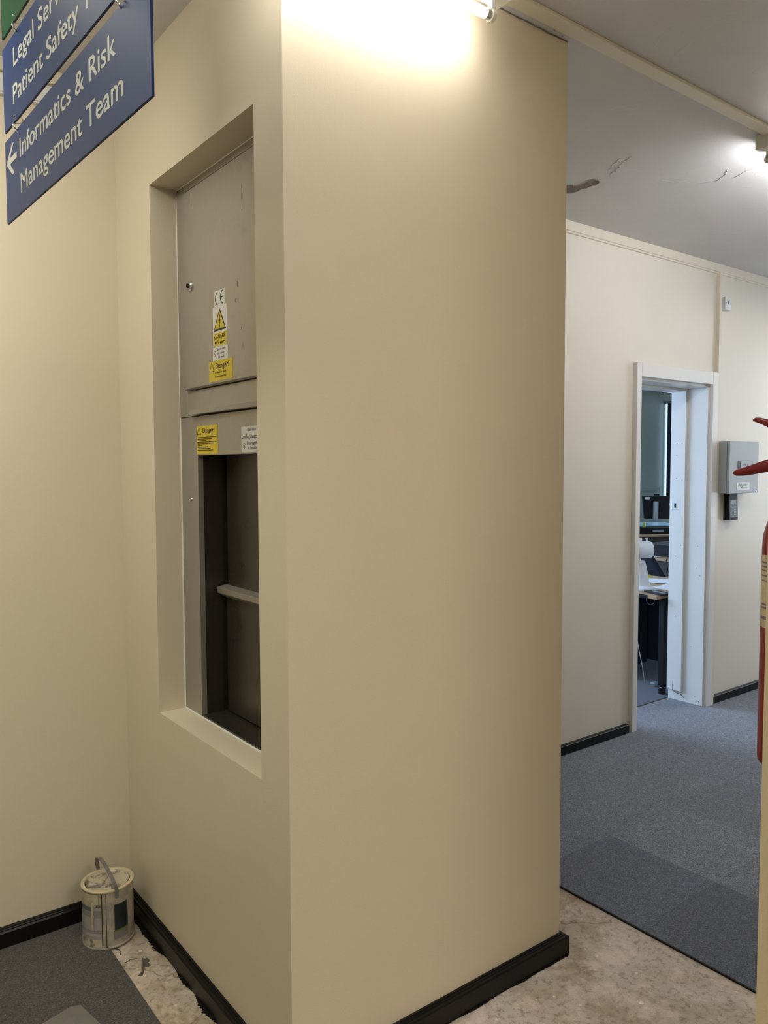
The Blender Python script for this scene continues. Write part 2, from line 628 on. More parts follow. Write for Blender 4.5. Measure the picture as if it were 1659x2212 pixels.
# office
struct('wall_office_back', B().box(0.9, 11.905, 6.70, 6.9, 0, CH), M['office_wall'])
struct('wall_office_left', B().box(0.9, 1.1, Y2, 6.70, 0, CH), M['office_wall'])
bb = B()
WX = 11.90
bb.box(WX, 12.1, Y2, 2.2, 0, CH)
bb.box(WX, 12.1, 2.2, 6.70, 0, 0.95).box(WX, 12.1, 2.2, 6.70, 2.84, CH)
struct('wall_office_right', bb, M['office_wall'])
struct('wall_office_front', B().box(7.4, 12.1, Y2 - 0.1, Y2, 0, CH), M['office_wall'])
win = struct_root('window_1', (WX + 0.08, 4.4, 0.95))
B().box(WX + 0.002, WX + 0.04, 2.2, 2.26, 0.95, 2.84).box(WX + 0.002, WX + 0.04, 6.68, 6.70, 0.95, 2.84).box(WX + 0.002, WX + 0.04, 2.2, 6.7, 0.95, 1.0).box(WX + 0.002, WX + 0.04, 2.2, 6.7, 2.80, 2.84).build('window_frame', M['trim'], win)
B().box(WX + 0.015, WX + 0.021, 2.26, 6.68, 1.0, 2.80).build('pane', M['glass'], win)

# skirting boards -----------------------------------------------------------
PROF = [(0, 0), (0.0246, 0), (0.0246, 0.057), (0.0215, 0.0625), (0.014, 0.0625), (0.0125, 0.0655), (0.008, 0.0655), (0.006, 0.0705), (0, 0.0705)]


def board(name, p0, p1, out, mat, m0=0, m1=0, prof=PROF):
    """skirting from p0 to p1 along the wall, out = outward normal; m0/m1 mitre (+1 longer outside, -1 shorter)"""
    p0, p1, out = Vector(p0), Vector(p1), Vector(out)
    t = (p1 - p0).normalized()
    b_ = B()
    A = [b_.bm.verts.new(p0 + out * d_ - t * d_ * m0 + Vector((0, 0, z_))) for d_, z_ in prof]
    E = [b_.bm.verts.new(p1 + out * d_ + t * d_ * m1 + Vector((0, 0, z_))) for d_, z_ in prof]
    k = len(prof)
    b_.bm.faces.new(A)
    b_.bm.faces.new(E[::-1])
    for i in range(k):
        b_.bm.faces.new([A[i], E[i], E[(i + 1) % k], A[(i + 1) % k]])
    return struct(name, b_, mat)


def smear(parent, a, e, out, n_, lo, hi, step=0.0022, holes=0.0):
    """ragged black paint brushed onto the floor along a skirting board"""
    a, e, out = Vector(a), Vector(e), Vector(out)
    L = (e - a).length
    t = (e - a) / L
    k = int(L / step)
    b_ = B()
    base, tip = [], []
    w_ = lo
    for i in range(k + 1):
        s_ = i * step
        target = lo + (hi - lo) * (0.5 + 0.5 * math.sin(s_ * n_ + math.sin(s_ * 23) * 1.5))
        w_ = w_ * 0.75 + target * 0.25
        fr_ = 0.82 + 0.12 * math.sin(s_ * 410) * math.sin(s_ * 97 + 1)
        wj = max(0.0004, w_ * (fr_ + random.choice((0, 0, 0, 0.12, 0.3, -0.15))))
        base.append(b_.bm.verts.new(a + t * s_ + Vector((0, 0, 0.0012))))
        tip.append(b_.bm.verts.new(a + t * s_ + out * wj + Vector((0, 0, 0.0006))))
    for i in range(k):
        b_.bm.faces.new([base[i], tip[i], tip[i + 1], base[i + 1]])
    o = b_.build('paint_smear', M['black'], parent)
    return o


bs = board('baseboard_shaft_front', (0, 0, 0), (SW, 0, 0), (0, -1, 0), M['black'], 1, 1)
smear(bs, (0.0, -0.0246, 0), (SW + 0.02, -0.0246, 0), (0, -1, 0), 9, 0.002, 0.009)
bl = board('baseboard_shaft_left', (0, SD, 0), (0, 0, 0), (-1, 0, 0), M['black'], -1, 1)
smear(bl, (-0.0246, 0.0, 0), (-0.0246, SD - 0.03, 0), (-1, 0, 0), 8, 0.0, 0.018)
board('baseboard_shaft_right', (SW, 0, 0), (SW, SD, 0), (1, 0, 0), M['black'], 1, -1)
board('baseboard_left', (-3.2, SD, 0), (0, SD, 0), (0, -1, 0), M['black'], 0, -1)
PROF2 = [(0, 0), (0.0246, 0), (0.0246, 0.056), (0.022, 0.0585), (0, 0.0605)]
bk = board('baseboard_back', (SW, SD, 0), (3.085, SD, 0), (0, -1, 0), M['black'], -1, 0, PROF2)
board('baseboard_back_right', (4.045, SD, 0), (7.2, SD, 0), (0, -1, 0), M['black'], 0, 0, PROF2)

# coving strips and trims ---------------------------------------------------
struct('trim_1', B().box(SW, 7.2, SD - 0.022, SD, 2.937, CH).box(SW, 7.2, SD - 0.014, SD, 2.927, 2.938), M['trim_cream'], bevel=0.002)
struct('trim_2', B().box(-3.2, 0.0, SD - 0.020, SD, 2.945, CH), M['trim_cream'], bevel=0.002)
struct('trim_3', B().box(4.022, 4.050, SD - 0.024, SD, 0.0, 2.937), M['trim_cream'], bevel=0.002)
# ceiling batten over the front of the shaft and along the corridor
struct('trim_4', B().box(-3.2, 7.2, -0.086, -0.036, CH - 0.013, CH), M['trim_cream'], bevel=0.003)
# plastic trunking along the left wall
tk = thing('cable_trunking', (-1.6, SD - 0.02, 2.868), 'white plastic cable trunking along the cream left wall under the ceiling', 'trunking')
KB().box(-3.2, 0.0, SD - 0.030, SD, 2.874, 2.928).build('lid', M['white_plastic'], tk, bevel=0.002)
KB().box(-3.2, 0.0, SD - 0.022, SD, 2.868, 2.874).box(-3.2, 0.0, SD - 0.022, SD, 2.928, 2.933).build('base', M['white_plastic'], tk)

# peeled ceiling paint ------------------------------------------------------
peel = [(2.035, 0.822), (2.062, 0.805), (2.078, 0.815), (2.086, 0.795), (2.080, 0.758), (2.070, 0.728), (2.085, 0.705), (2.110, 0.692),
        (2.138, 0.712), (2.150, 0.742), (2.141, 0.768), (2.150, 0.790), (2.138, 0.815), (2.150, 0.850), (2.140, 0.888), (2.125, 0.905), (2.080, 0.900), (2.040, 0.870)]
pc = struct_root('trim_5', (2.10, 0.80, CH - 0.002))
KB().prism([(x, y, CH - 0.0008) for x, y in peel], (0, 0, -0.0006)).build('bare_patch', M['plaster'], pc)
b_ = B()
for i, (x, y) in enumerate(peel):
    x2, y2 = peel[(i + 1) % len(peel)]
    b_.sweep([(x, y, CH - 0.0015), (x2, y2, CH - 0.0015)], [0.0022, 0.0022], seg=5)
b_.build('paint_edge', M['ceiling'], pc, smooth=True)
b_ = B()
for path in ([(2.10, 0.62), (2.06, 0.55), (2.02, 0.50), (1.99, 0.42)], [(2.05, 0.60), (2.00, 0.53), (1.97, 0.47)],
             [(2.52, 0.46), (2.57, 0.36), (2.52, 0.30), (2.46, 0.26)], [(2.60, 0.30), (2.55, 0.22), (2.60, 0.12), (2.52, 0.03)],
             [(2.35, 0.52), (2.42, 0.50), (2.47, 0.42)], [(2.63, 0.22), (2.70, 0.18), (2.72, 0.08)], [(2.75, 0.34), (2.78, 0.31)]):
    q_ = []
    for (x0_, y0_), (x1_, y1_) in zip(path, path[1:]):
        for k_ in range(5):
            q_.append((x0_ + (x1_ - x0_) * k_ / 5 + random.uniform(-.006, .006), y0_ + (y1_ - y0_) * k_ / 5 + random.uniform(-.006, .006), CH - 0.0006))
    b_.sweep(q_, [(random.uniform(0.001, 0.005), 0.0014) for _ in q_], seg=6)
b_.build('flaking_edge', M['ceiling'], pc, smooth=True)
# grubby gap and stains where the shaft meets the ceiling
b_ = B()
q_ = [(0.66 + i * 0.019, -0.0012, CH - 0.002 - random.uniform(0, 0.003)) for i in range(21)]
b_.sweep(q_, [(0.0016, random.uniform(0.0008, 0.0034)) for _ in q_], seg=5)
for x_, y_, s_ in ((0.86, -0.030, 0.010), (0.955, -0.018, 0.004), (1.00, -0.012, 0.004), (1.03, 0.004, 0.004)):
    b_.prism([(x_ + s_ * math.cos(a_) * random.uniform(.5, 1.1), y_ + s_ * 0.8 * math.sin(a_) * random.uniform(.5, 1.1), CH - 0.0004) for a_ in [k * 0.7 for k in range(9)]], (0, 0, -0.0004))
b_.build('crack', M['plaster'], pc)

# ------------------------------------------------------------------ doorway
door = struct_root('door_1', ((DX0 + DX1) / 2, SD, 0))
AW = 0.048
b_ = KB()
b_.box(DX0 - AW, DX0, SD - 0.030, SD, 0, DZ + 0.082)
b_.box(DX1 + 0.015, DX1 + 0.080, SD - 0.030, SD, 0, DZ + 0.082)
b_.box(DX0, DX1 + 0.015, SD - 0.030, SD, DZ, DZ + 0.082)
b_.build('architrave', M['trim'], door, bevel=0.003)
b_ = KB()
b_.box(DX0 - 0.02, DX0, SD, Y2, 0, DZ - 0.018)
b_.box(DX1, DX1 + 0.02, SD - 0.004, 1.446, 0, DZ - 0.018)
b_.box(DX0 - 0.02, DX1 + 0.02, SD, Y2, DZ - 0.018, DZ + 0.02)
b_.build('door_lining', M['trim'], door, bevel=0.002)
b_ = KB()
b_.box(DX1 - 0.020, DX1, 1.335, 1.446, 0.075, DZ - 0.034)
b_.box(DX0, DX0 + 0.014, 1.395, Y2, 0, DZ - 0.034)
b_.box(DX0, DX1, 1.335, Y2, DZ - 0.034, DZ - 0.018)
b_.build('door_stop', M['trim'], door, bevel=0.002)
b_ = KB()
XS = DX1 - 0.0204
b_.box(XS - 0.0012, XS, 1.392, 1.432, 1.342, 1.402)
sp_ = b_.build('strike_plate', M['chrome'], door, bevel=0.001)
KB().box(XS - 0.0024, XS - 0.0010, 1.396, 1.410, 1.356, 1.388).build('keep', M['black_matt'], sp_)
b_ = KB()
for y_, z_ in ((1.398, 1.72), (1.398, 1.80), (1.36, 1.80), (1.398, 1.56), (1.355, 1.55), (1.355, 1.10), (1.395, 1.02), (1.40, 0.08), (1.385, 0.60)):
    b_.lathe([(0.0028, 0), (0.0028, 0.0012)], (XS, y_, z_), (-1, 0, 0), 8)
for y_, z_ in ((1.24, 1.10), (1.25, 0.95), (1.22, 0.90), (1.28, 0.40), (1.24, 0.06), (1.27, 1.30), (1.23, 1.62)):
    b_.lathe([(0.0026, 0), (0.0026, 0.0012)], (DX1, y_, z_), (-1, 0, 0), 8)
b_.sweep([(XS, 1.398, 0.14), (XS, 1.400, 0.10), (XS, 1.396, 0.078), (XS, 1.37, 0.062), (XS, 1.335, 0.058), (XS + 0.006, 1.322, 0.045), (XS + 0.012, 1.316, 0.030)], [0.0006, 0.0012, 0.0020, 0.0022, 0.0026, 0.0022, 0.0015], seg=6)
b_.sweep([(DX1 - 0.0005, 1.235, 0.035), (DX1 - 0.0005, 1.212, 0.036), (DX1 - 0.0005, 1.208, 0.018)], [0.0012, 0.002, 0.002], seg=6)
b_.build('chip', M['chip'], door)

# ------------------------------------------------------------------ carpets
CT = 0.006
b_ = B()
b_.prism([(1.371, -4.1, 0), (7.2, -4.1, 0), (7.2, SD - 0.025, 0), (DX1, SD - 0.025, 0), (DX1, 1.43, 0), (DX0, 1.43, 0), (DX0, SD - 0.025, 0), (1.371, SD - 0.025, 0)], (0, 0, CT))
b_.keep = True
tag(b_.build('carpet', M['carpet']), 'speckled blue grey carpet tiles covering the corridor in front of the doorway', 'carpet')
b_ = KB().box(1.3655, 1.371, -4.1, SD - 0.03, 0, CT + 0.0005)
tag(b_.build('carpet_edging', M['black_matt']), 'thin black edge strip between corridor carpet tiles and bare concrete', 'edging')
b_ = KB().box(-3.2, -0.160, -4.1, SD - 0.025, 0, CT)
tag(b_.build('carpet', M['carpet_old']), 'dark charcoal carpet tiles on the left, under the paint can', 'carpet')
b_ = KB().box(1.102, WX - 0.002, 1.456, 6.698, 0, CT)
tag(b_.build('carpet', M['carpet_office']), 'dark navy carpet on the office floor beyond the doorway', 'carpet')

# ------------------------------------------------------------------ service lift
LX = 0.095
lift = thing('service_lift', (0.35, 0.5065, OZA), 'grey stainless steel service lift set into the cream shaft recess', 'lift')
HY, HX = 0.734, 0.182                 # hatch side and depth
YN = 0.279                            # near side of the hatch
b_ = KB()
b_.box(LX, LX + 0.02, HY, OYB, OZA, 1.8125)
b_.box(LX, LX + 0.02, OYA, YN, OZA, 1.8125)
b_.box(LX, LX + 0.02, YN, HY, 1.685, 1.8125)
b_.build('hatch_frame', M['lift_steel'], lift, bevel=0.0012)
b_ = KB()
b_.box(LX - 0.003, LX + 0.02, 0.8, OYB, 1.814, OZB)
b_.box(LX - 0.003, LX + 0.02, OYA, 0.8, 2.545, OZB)
b_.box(LX - 0.003, LX + 0.02, 0.735, 0.8, 1.814, 1.902)
b_.build('surround', M['lift_steel'], lift, bevel=0.001)
tp = KB().box(LX - 0.0075, LX + 0.015, 0.16, 0.797, 1.9045, 2.54).build('access_panel', M['lift_steel'], lift, bevel=0.0015)
KB().box(LX - 0.004, LX + 0.015, 0.16, 0.733, 1.826, 1.8965).build('lower_panel', M['lift_steel'], lift, bevel=0.001)
KB().box(LX + 0.008, LX + 0.015, OYA, 0.80, 1.79, 1.915).build('shadow_gap_backing', M['black_matt'], lift)
hood = KB().prism([(LX - 0.004, 0.16, 1.834), (LX - 0.020, 0.16, 1.818), (LX - 0.022, 0.16, 1.8165), (LX - 0.004, 0.16, 1.8165)], (0, 0.605, 0)).build('drip_lip', M['lift_steel'], lift, bevel=0.0008)
# a second bent lip under the access panel
KB().prism([(LX - 0.0075, 0.16, 1.9045), (LX - 0.0155, 0.16, 1.8995), (LX - 0.0155, 0.16, 1.8980), (LX - 0.004, 0.16, 1.8980), (LX - 0.004, 0.16, 1.9045)], (0, 0.633, 0)).build('panel_lip', M['lift_dark'], lift)
b_ = KB()
b_.lathe([(0.017, 0), (0.017, 0.005), (0.0135, 0.008), (0.0135, 0.010), (0.009, 0.010)], (LX - 0.0075, 0.749, 2.233), (-1, 0, 0), 28)
lk = b_.build('lock', M['chrome'], tp, smooth=True)
KB().lathe([(0.0075, 0), (0.0065, 0.004)], (LX - 0.0172, 0.749, 2.233), (-1, 0, 0), 18).build('keyhole', M['black_matt'], lift)
KB().lathe([(0.0085, 0), (0.0075, 0.003), (0.004, 0.0045)], (LX, 0.792, 1.537), (-1, 0, 0), 18).build('screw', M['chrome'], lift, smooth=True)
b_ = KB()
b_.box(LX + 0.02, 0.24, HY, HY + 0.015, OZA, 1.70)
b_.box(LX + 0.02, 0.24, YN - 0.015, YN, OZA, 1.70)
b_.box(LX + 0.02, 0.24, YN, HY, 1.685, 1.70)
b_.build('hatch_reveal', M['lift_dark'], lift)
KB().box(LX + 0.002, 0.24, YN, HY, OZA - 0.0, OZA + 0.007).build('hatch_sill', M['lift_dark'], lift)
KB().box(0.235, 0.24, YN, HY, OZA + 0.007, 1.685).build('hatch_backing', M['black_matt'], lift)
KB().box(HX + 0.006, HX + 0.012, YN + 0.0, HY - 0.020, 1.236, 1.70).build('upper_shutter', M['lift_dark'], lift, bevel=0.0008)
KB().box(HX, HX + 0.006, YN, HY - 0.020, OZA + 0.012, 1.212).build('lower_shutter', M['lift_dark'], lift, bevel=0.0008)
b_ = KB()
b_.prism([(HX + 0.012, YN, 1.252), (HX - 0.004, YN, 1.252), (HX - 0.033, YN, 1.247), (HX - 0.030, YN, 1.228), (HX + 0.000, YN, 1.210), (HX + 0.012, YN, 1.210)], (0, HY - 0.012 - YN, 0))
b_.build('shutter_handle_rail', M['lift_steel'], lift, bevel=0.001)
# silicone bead round the lift
b_ = KB()
b_.sweep([(LX - 0.001, OYB - 0.001, OZA), (LX - 0.001, OYB - 0.001, OZB)], 0.0032, seg=6)
b_.sweep([(LX - 0.001, OYA, OZA + 0.001), (LX - 0.001, OYB, OZA + 0.001)], 0.0032, seg=6)
b_.sweep([(LX - 0.001, OYA, OZB - 0.001), (LX - 0.001, OYB, OZB - 0.001)], 0.0032, seg=6)
b_.build('sealant_bead', M['trim'], lift, smooth=True)

# labels on the lift: read along -y, face -x
U, N_ = (0, -1, 0), (-1, 0, 0)


def sticker(name, mat, y1, y0, z0, z1, xf, label, parent=lift):
    o = KB().box(xf - 0.0006, xf, y0, y1, z0, z1).build(name, mat, parent)
    o['label'] = label
    return o


def poly(name, pts, mat, parent, xf, th=0.0003):
    """flat mark on an -x facing surface; pts are (y, z)"""
    return KB().prism([(xf, y, z) for y, z in pts], (-th, 0, 0)).build(name, mat, parent)


def ring_yz(b_, y, z, r, w, xf, a0=0, a1=2 * PI, seg=28, th=0.0003):
    for i in range(seg):
        p, q = a0 + (a1 - a0) * i / seg, a0 + (a1 - a0) * (i + 1) / seg
        b_.prism([(xf, y - rr * math.cos(a_), z + rr * math.sin(a_)) for rr, a_ in ((r, p), (r, q), (r - w, q), (r - w, p))], (-th, 0, 0))


XP = LX - 0.0075
ce = sticker('approval_label', M['label_white'], 0.575, 0.503, 2.1375, 2.184, XP, 'small white label with two black curved letters')
b_ = KB()
xf = XP - 0.0006
ring_yz(b_, 0.548, 2.1605, 0.0215, 0.0045, xf, PI * 0.55, PI * 1.45, 18)
ring_yz(b_, 0.513, 2.1605, 0.0215, 0.0045, xf, PI * 0.55, PI * 1.45, 18)
b_.box(xf - 0.0003, xf, 0.516, 0.532, 2.1585, 2.1625)
b_.build('lettering', M['ink'], ce)
vo = sticker('voltage_warning_label', M['label_white'], 0.5865, 0.491, 2.0155, 2.137, XP, 'tall white label with yellow high voltage triangle and yellow box')
yc = 0.539
poly('warning_triangle', [(yc, 2.131), (yc - 0.043, 2.0625), (yc + 0.043, 2.0625)], M['ink'], vo, xf)
poly('triangle_field', [(yc, 2.121), (yc - 0.034, 2.0685), (yc + 0.034, 2.0685)], M['yellow'], vo, xf - 0.0003)
poly('lightning_bolt', [(yc - 0.001, 2.109), (yc + 0.008, 2.090), (yc + 0.001, 2.091), (yc + 0.003, 2.077), (yc + 0.006, 2.078), (yc - 0.0005, 2.070), (yc - 0.004, 2.079), (yc - 0.0010, 2.078), (yc - 0.008, 2.097), (yc - 0.0015, 2.0955), (yc - 0.006, 2.109)], M['ink'], vo, xf - 0.0006)
poly('yellow_panel', [(0.583, 2.020), (0.583, 2.053), (0.580, 2.056), (0.495, 2.056), (0.492, 2.053), (0.492, 2.020), (0.495, 2.017), (0.580, 2.017)], M['yellow'], vo, xf)
text('lettering', 'DANGER', M['ink'], vo, (xf - 0.0003, yc, 2.0395), U, N_, 0.0115, 0.074, 0.02, 'CENTER')
text('lettering', '415 volts', M['ink'], vo, (xf - 0.0003, yc, 2.0225), U, N_, 0.0105, 0.076, 0.02, 'CENTER')
no = sticker('entry_ban_label', M['label_white'], 0.5905, 0.487, 1.9735, 2.0145, XP, 'small white label with red ban circle')
for i, s_ in enumerate(('Do not enter', 'the service', 'lift well')):
    text('lettering', s_, M['ink_grey'], no, (xf, 0.531, 2.0035 - i * 0.0122), U, N_, 0.0078, (0.060, 0.054, 0.040)[i], 0.01, 'CENTER')
b_ = KB()
ring_yz(b_, 0.578, 1.9955, 0.0085, 0.0014, xf)
b_.build('ban_ring', M['ink_red'], no)
poly('ban_bar', [(0.5845, 2.0005), (0.5835, 2.0015), (0.5715, 1.9905), (0.5725, 1.9895)], M['ink'], no, xf)
d1 = sticker('danger_label', M['yellow'], 0.621, 0.457, 1.9115, 1.973, XP, 'wide yellow danger label under the white ones')


def danger(parent, y1, z1, xf, s_=1.0):
    """warning triangle and the word beside it, top-left corner at (y1, z1)"""
    c0 = (y1 - 0.022 * s_, z1 - 0.0165 * s_)
    b_ = KB()
    T = [(c0[0], c0[1] + 0.0125 * s_), (c0[0] - 0.0155 * s_, c0[1] - 0.0125 * s_), (c0[0] + 0.0155 * s_, c0[1] - 0.0125 * s_)]
    for i in range(3):
        a_, e_ = Vector(T[i]), Vector(T[(i + 1) % 3])
        nn = Vector((-(e_ - a_).y, (e_ - a_).x)).normalized() * 0.0011 * s_
        b_.prism([(xf, *(a_ + nn)), (xf, *(e_ + nn)), (xf, *(e_ - nn)), (xf, *(a_ - nn))], (-0.0003, 0, 0))
    b_.box(xf - 0.0003, xf, c0[0] - 0.0007 * s_, c0[0] + 0.0007 * s_, c0[1] - 0.004 * s_, c0[1] + 0.006 * s_)
    b_.box(xf - 0.0003, xf, c0[0] - 0.0007 * s_, c0[0] + 0.0007 * s_, c0[1] - 0.009 * s_, c0[1] - 0.0072 * s_)
    b_.build('warning_triangle', M['ink'], parent)


danger(d1, 0.6235, 1.9735, xf, 1.05)
text('lettering', 'Danger!', M['ink'], d1, (xf, 0.571, 1.9495), U, N_, 0.0165, 0.090, 0.02)
text('lettering', 'Lift machine room', M['ink'], d1, (xf, 0.578, 1.9345), U, N_, 0.0068, 0.078, 0.005)
text('lettering', 'Access forbidden!', M['ink'], d1, (xf, 0.578, 1.9220), U, N_, 0.0068, 0.078, 0.005)
xg = LX - 0.0006
d2 = sticker('danger_label', M['yellow'], 0.737, 0.5805, 1.689, 1.779, LX, 'square yellow danger label with small print on the hatch fascia')
danger(d2, 0.7395, 1.7785, xg, 0.92)
text('lettering', 'Danger!', M['ink'], d2, (xg, 0.689, 1.7565), U, N_, 0.0160, 0.084, 0.02)
b_ = KB()
for i, L_ in enumerate((0.140, 0.106, 0.058, 0.136, 0.114, 0.032, 0.080, 0.092, 0.112)):
    y_ = 0.730
    z_ = 1.7425 - i * 0.0052
    while y_ > 0.730 - L_:
        w_ = random.uniform(0.004, 0.011)
        b_.box(xg - 0.0003, xg, y_ - w_, y_, z_ - 0.0014, z_ + 0.0014)
        y_ -= w_ + 0.0016
b_.build('small_print', M['ink'], d2)
cp = sticker('capacity_label', M['label_white'], 0.4215, 0.26, 1.690, 1.765, LX, 'white load label half hidden by the shaft edge')
text('lettering', 'Service lift', M['ink_grey'], cp, (xg, 0.377, 1.7510), U, N_, 0.0098, 0.068, 0.014)
text('lettering', 'Loading capacity', M['ink'], cp, (xg, 0.4165, 1.7300), U, N_, 0.0120, 0.104, 0.014)
text('lettering', 'Entering the lift', M['ink_grey'], cp, (xg, 0.386, 1.7115), U, N_, 0.0095, 0.088, 0.014)
text('lettering', 'is forbidden', M['ink_grey'], cp, (xg, 0.378, 1.6975), U, N_, 0.0095, 0.066, 0.006)
b_ = KB()
ring_yz(b_, 0.4035, 1.7085, 0.0078, 0.0013, xg)
b_.build('ban_ring', M['ink_red'], cp)
poly('ban_bar', [(0.4095, 1.7130), (0.4085, 1.7140), (0.3975, 1.7040), (0.3985, 1.7030)], M['ink'], cp, xg)
# scuffs on the access panel
scuffed = simple('scuffed_steel', (0.20, 0.175, 0.15), 0.5, 0.4)
for (y_, z_, h_, w_) in ((0.385, 2.42, 0.045, 0.004), (0.735, 2.50, 0.020, 0.003), (0.42, 2.18, 0.012, 0.004), (0.435, 2.135, 0.007, 0.003), (0.40, 2.05, 0.006, 0.002), (0.39, 2.00, 0.012, 0.002)):
    KB().prism([(XP, y_ + w_ * math.cos(a_) * random.uniform(.6, 1), z_ + h_ * math.sin(a_) * random.uniform(.8, 1)) for a_ in [k * 2 * PI / 10 for k in range(10)]], (-0.0002, 0, 0)).build('scuff', scuffed, tp)

# ------------------------------------------------------------------ hanging signs
SA = Vector((-0.5179, 0.4693, 0))
SB = Vector((-0.4817, -0.4057, 0))
su = (SB - SA).normalized()
sl = (SB - SA).length
sn = Vector((su.y, -su.x, 0))
if sn.x > 0:
    sn = -sn
TH = 0.005


def sign(z0, z1, mat, label):
    o = thing('direction_sign', (SA + su * sl / 2 + Vector((0, 0, z0))), label, 'sign', 'boards of the hanging direction sign')
    c = SA + su * (sl / 2) - sn * (TH / 2) + Vector((0, 0, (z0 + z1) / 2))
    KB().obox(c, su, sn, (0, 0, 1), sl, TH, z1 - z0).build('board', mat, o, bevel=0.0006)
    return o


def s_at(s_, z_):
    return SA + su * s_ + Vector((0, 0, z_))


low = sign(2.2516, 2.4497, M['sign_blue'], 'lowest blue hanging board, reading Informatics & Risk Management Team with an arrow')
mid = sign(2.4721, 2.6704, M['sign_blue'], 'middle hanging board, blue, with the words Legal and Patient Safety')
top = sign(2.6963, 2.8945, M['sign_green'], 'green hanging board at the top left corner, above two blue boards')
text('lettering', 'Informatics & Risk', M['sign_white'], low, s_at(0.126, 2.3775), su, sn, 0.0435, 0.600, 0.014)
text('lettering', 'Management Team', M['sign_white'], low, s_at(0.128, 2.2960), su, sn, 0.0435, 0.628, 0.014)
text('lettering', 'Legal Services', M['sign_white'], mid, s_at(0.094, 2.5970), su, sn, 0.0435, 0.470, 0.014)
text('lettering', 'Patient Safety Team', M['sign_white'], mid, s_at(0.084, 2.5140), su, sn, 0.0435, 0.672, 0.014)
# arrow pointing left
ay = 2.3925
ar = [(0.010, ay), (0.060, ay + 0.036), (0.078, ay + 0.036), (0.041, ay + 0.007), (0.100, ay + 0.007), (0.100, ay - 0.007), (0.041, ay - 0.007), (0.078, ay - 0.036), (0.060, ay - 0.036)]
KB().prism([s_at(a_, z_) for a_, z_ in ar], sn * 0.0004).build('arrow', M['sign_white'], low)


def hook(s_, zt_, zb_, label, cat='hook', grp='wire hooks linking the sign boards'):
    c = s_at(s_, 0) - sn * (TH / 2)
    zm = (zt_ + zb_) / 2
    pts = []
    H = zt_ - zb_
    for k in range(25):
        a_ = k / 24
        z_ = zb_ - 0.008 + (H + 0.016) * a_
        off = 0.011 * math.sin(a_ * 2 * PI * 1.0 - 0.2)
        lat = 0.006 * math.sin(a_ * 2 * PI)
        pts.append(c + sn * off * 1.2 + su * lat + Vector((0, 0, z_)))
    # the ends curl through the boards
    pts = [c - sn * 0.006 + Vector((0, 0, zb_ - 0.006)), c + sn * 0.000 + Vector((0, 0, zb_ - 0.012))] + pts[2:-2] + [c + sn * 0.000 + Vector((0, 0, zt_ + 0.012)), c + sn * 0.009 + Vector((0, 0, zt_ + 0.004))]
    b_ = B()
    b_.sweep(pts, 0.0016, seg=8)
    return tag(b_.build('wire_hook', M['hook'], smooth=True), label, cat, grp)


hook(0.125, 2.6963, 2.6704, 'bent wire hook joining the green board to the middle blue board')
hook(0.109, 2.4721, 2.4497, 'bent wire hook at the far end between the two blue boards')
hook(0.752, 2.4721, 2.4497, 'bent wire hook at the near end between the two blue boards')

# ------------------------------------------------------------------ fluorescent fittings
def batten(x0, x1, yc_, zb, zt, tube_mat, label, ztube, bw=0.030, holders=(1, 1)):
    o = thing('fluorescent_light', ((x0 + x1) / 2, yc_, zb), label, 'light', 'bare fluorescent fittings along the ceiling batten')
    KB().box(x0, x1, yc_ - bw, yc_ + bw, zb, zt).build('body', M['white_metal'], o, bevel=0.002)
    b_ = KB().lathe([(0.013, 0), (0.013, x1 - x0 - 0.152)], (x0 + 0.076, yc_, ztube), (1, 0, 0), 24)
    b_.build('tube', tube_mat, o, smooth=True)
    for xa, sgn in ((x0 + 0.060, 1), (x1 - 0.060, -1)):
        b_ = KB()
        b_.lathe([(0.0135, 0), (0.0135, 0.018)], (xa if sgn > 0 else xa - 0.018, yc_, ztube), (1, 0, 0), 24)
        b_.build('tube_cap', M['chrome'], o, smooth=True)
        b_ = KB()
        xh = xa - 0.012 if sgn > 0 else xa + 0.000
        b_.lathe([(0.0165, 0), (0.0170, 0.002), (0.0170, 0.010), (0.0165, 0.012)], (xh, yc_, ztube), (1, 0, 0), 24)
        b_.box(xh, xh + 0.012, yc_ - 0.009, yc_ + 0.009, ztube + 0.01, zb + 0.001)
        b_.build('lampholder', M['white_metal'], o, smooth=True)
    return o


f1 = batten(-0.44, 0.665, -0.090, 2.932, 2.976, M['tube1'], 'lit fluorescent tube fitting at the top, in front of the cream shaft', 2.884)
KB().box(0.668, 0.700, -0.098, -0.082, 2.958, 2.976).build('fixing_bracket', M['white_metal'], f1)
KB().lathe([(0.003, 0), (0.003, 0.002)], (0.60, -0.095, 2.932), (0, 0, -1), 10).build('screw', M['black_matt'], f1)
batten(2.213, 3.74, -0.030, 2.931, 2.989, M['tube2'], 'fluorescent fitting seen end-on at the right edge, under the corridor ceiling', 2.900)

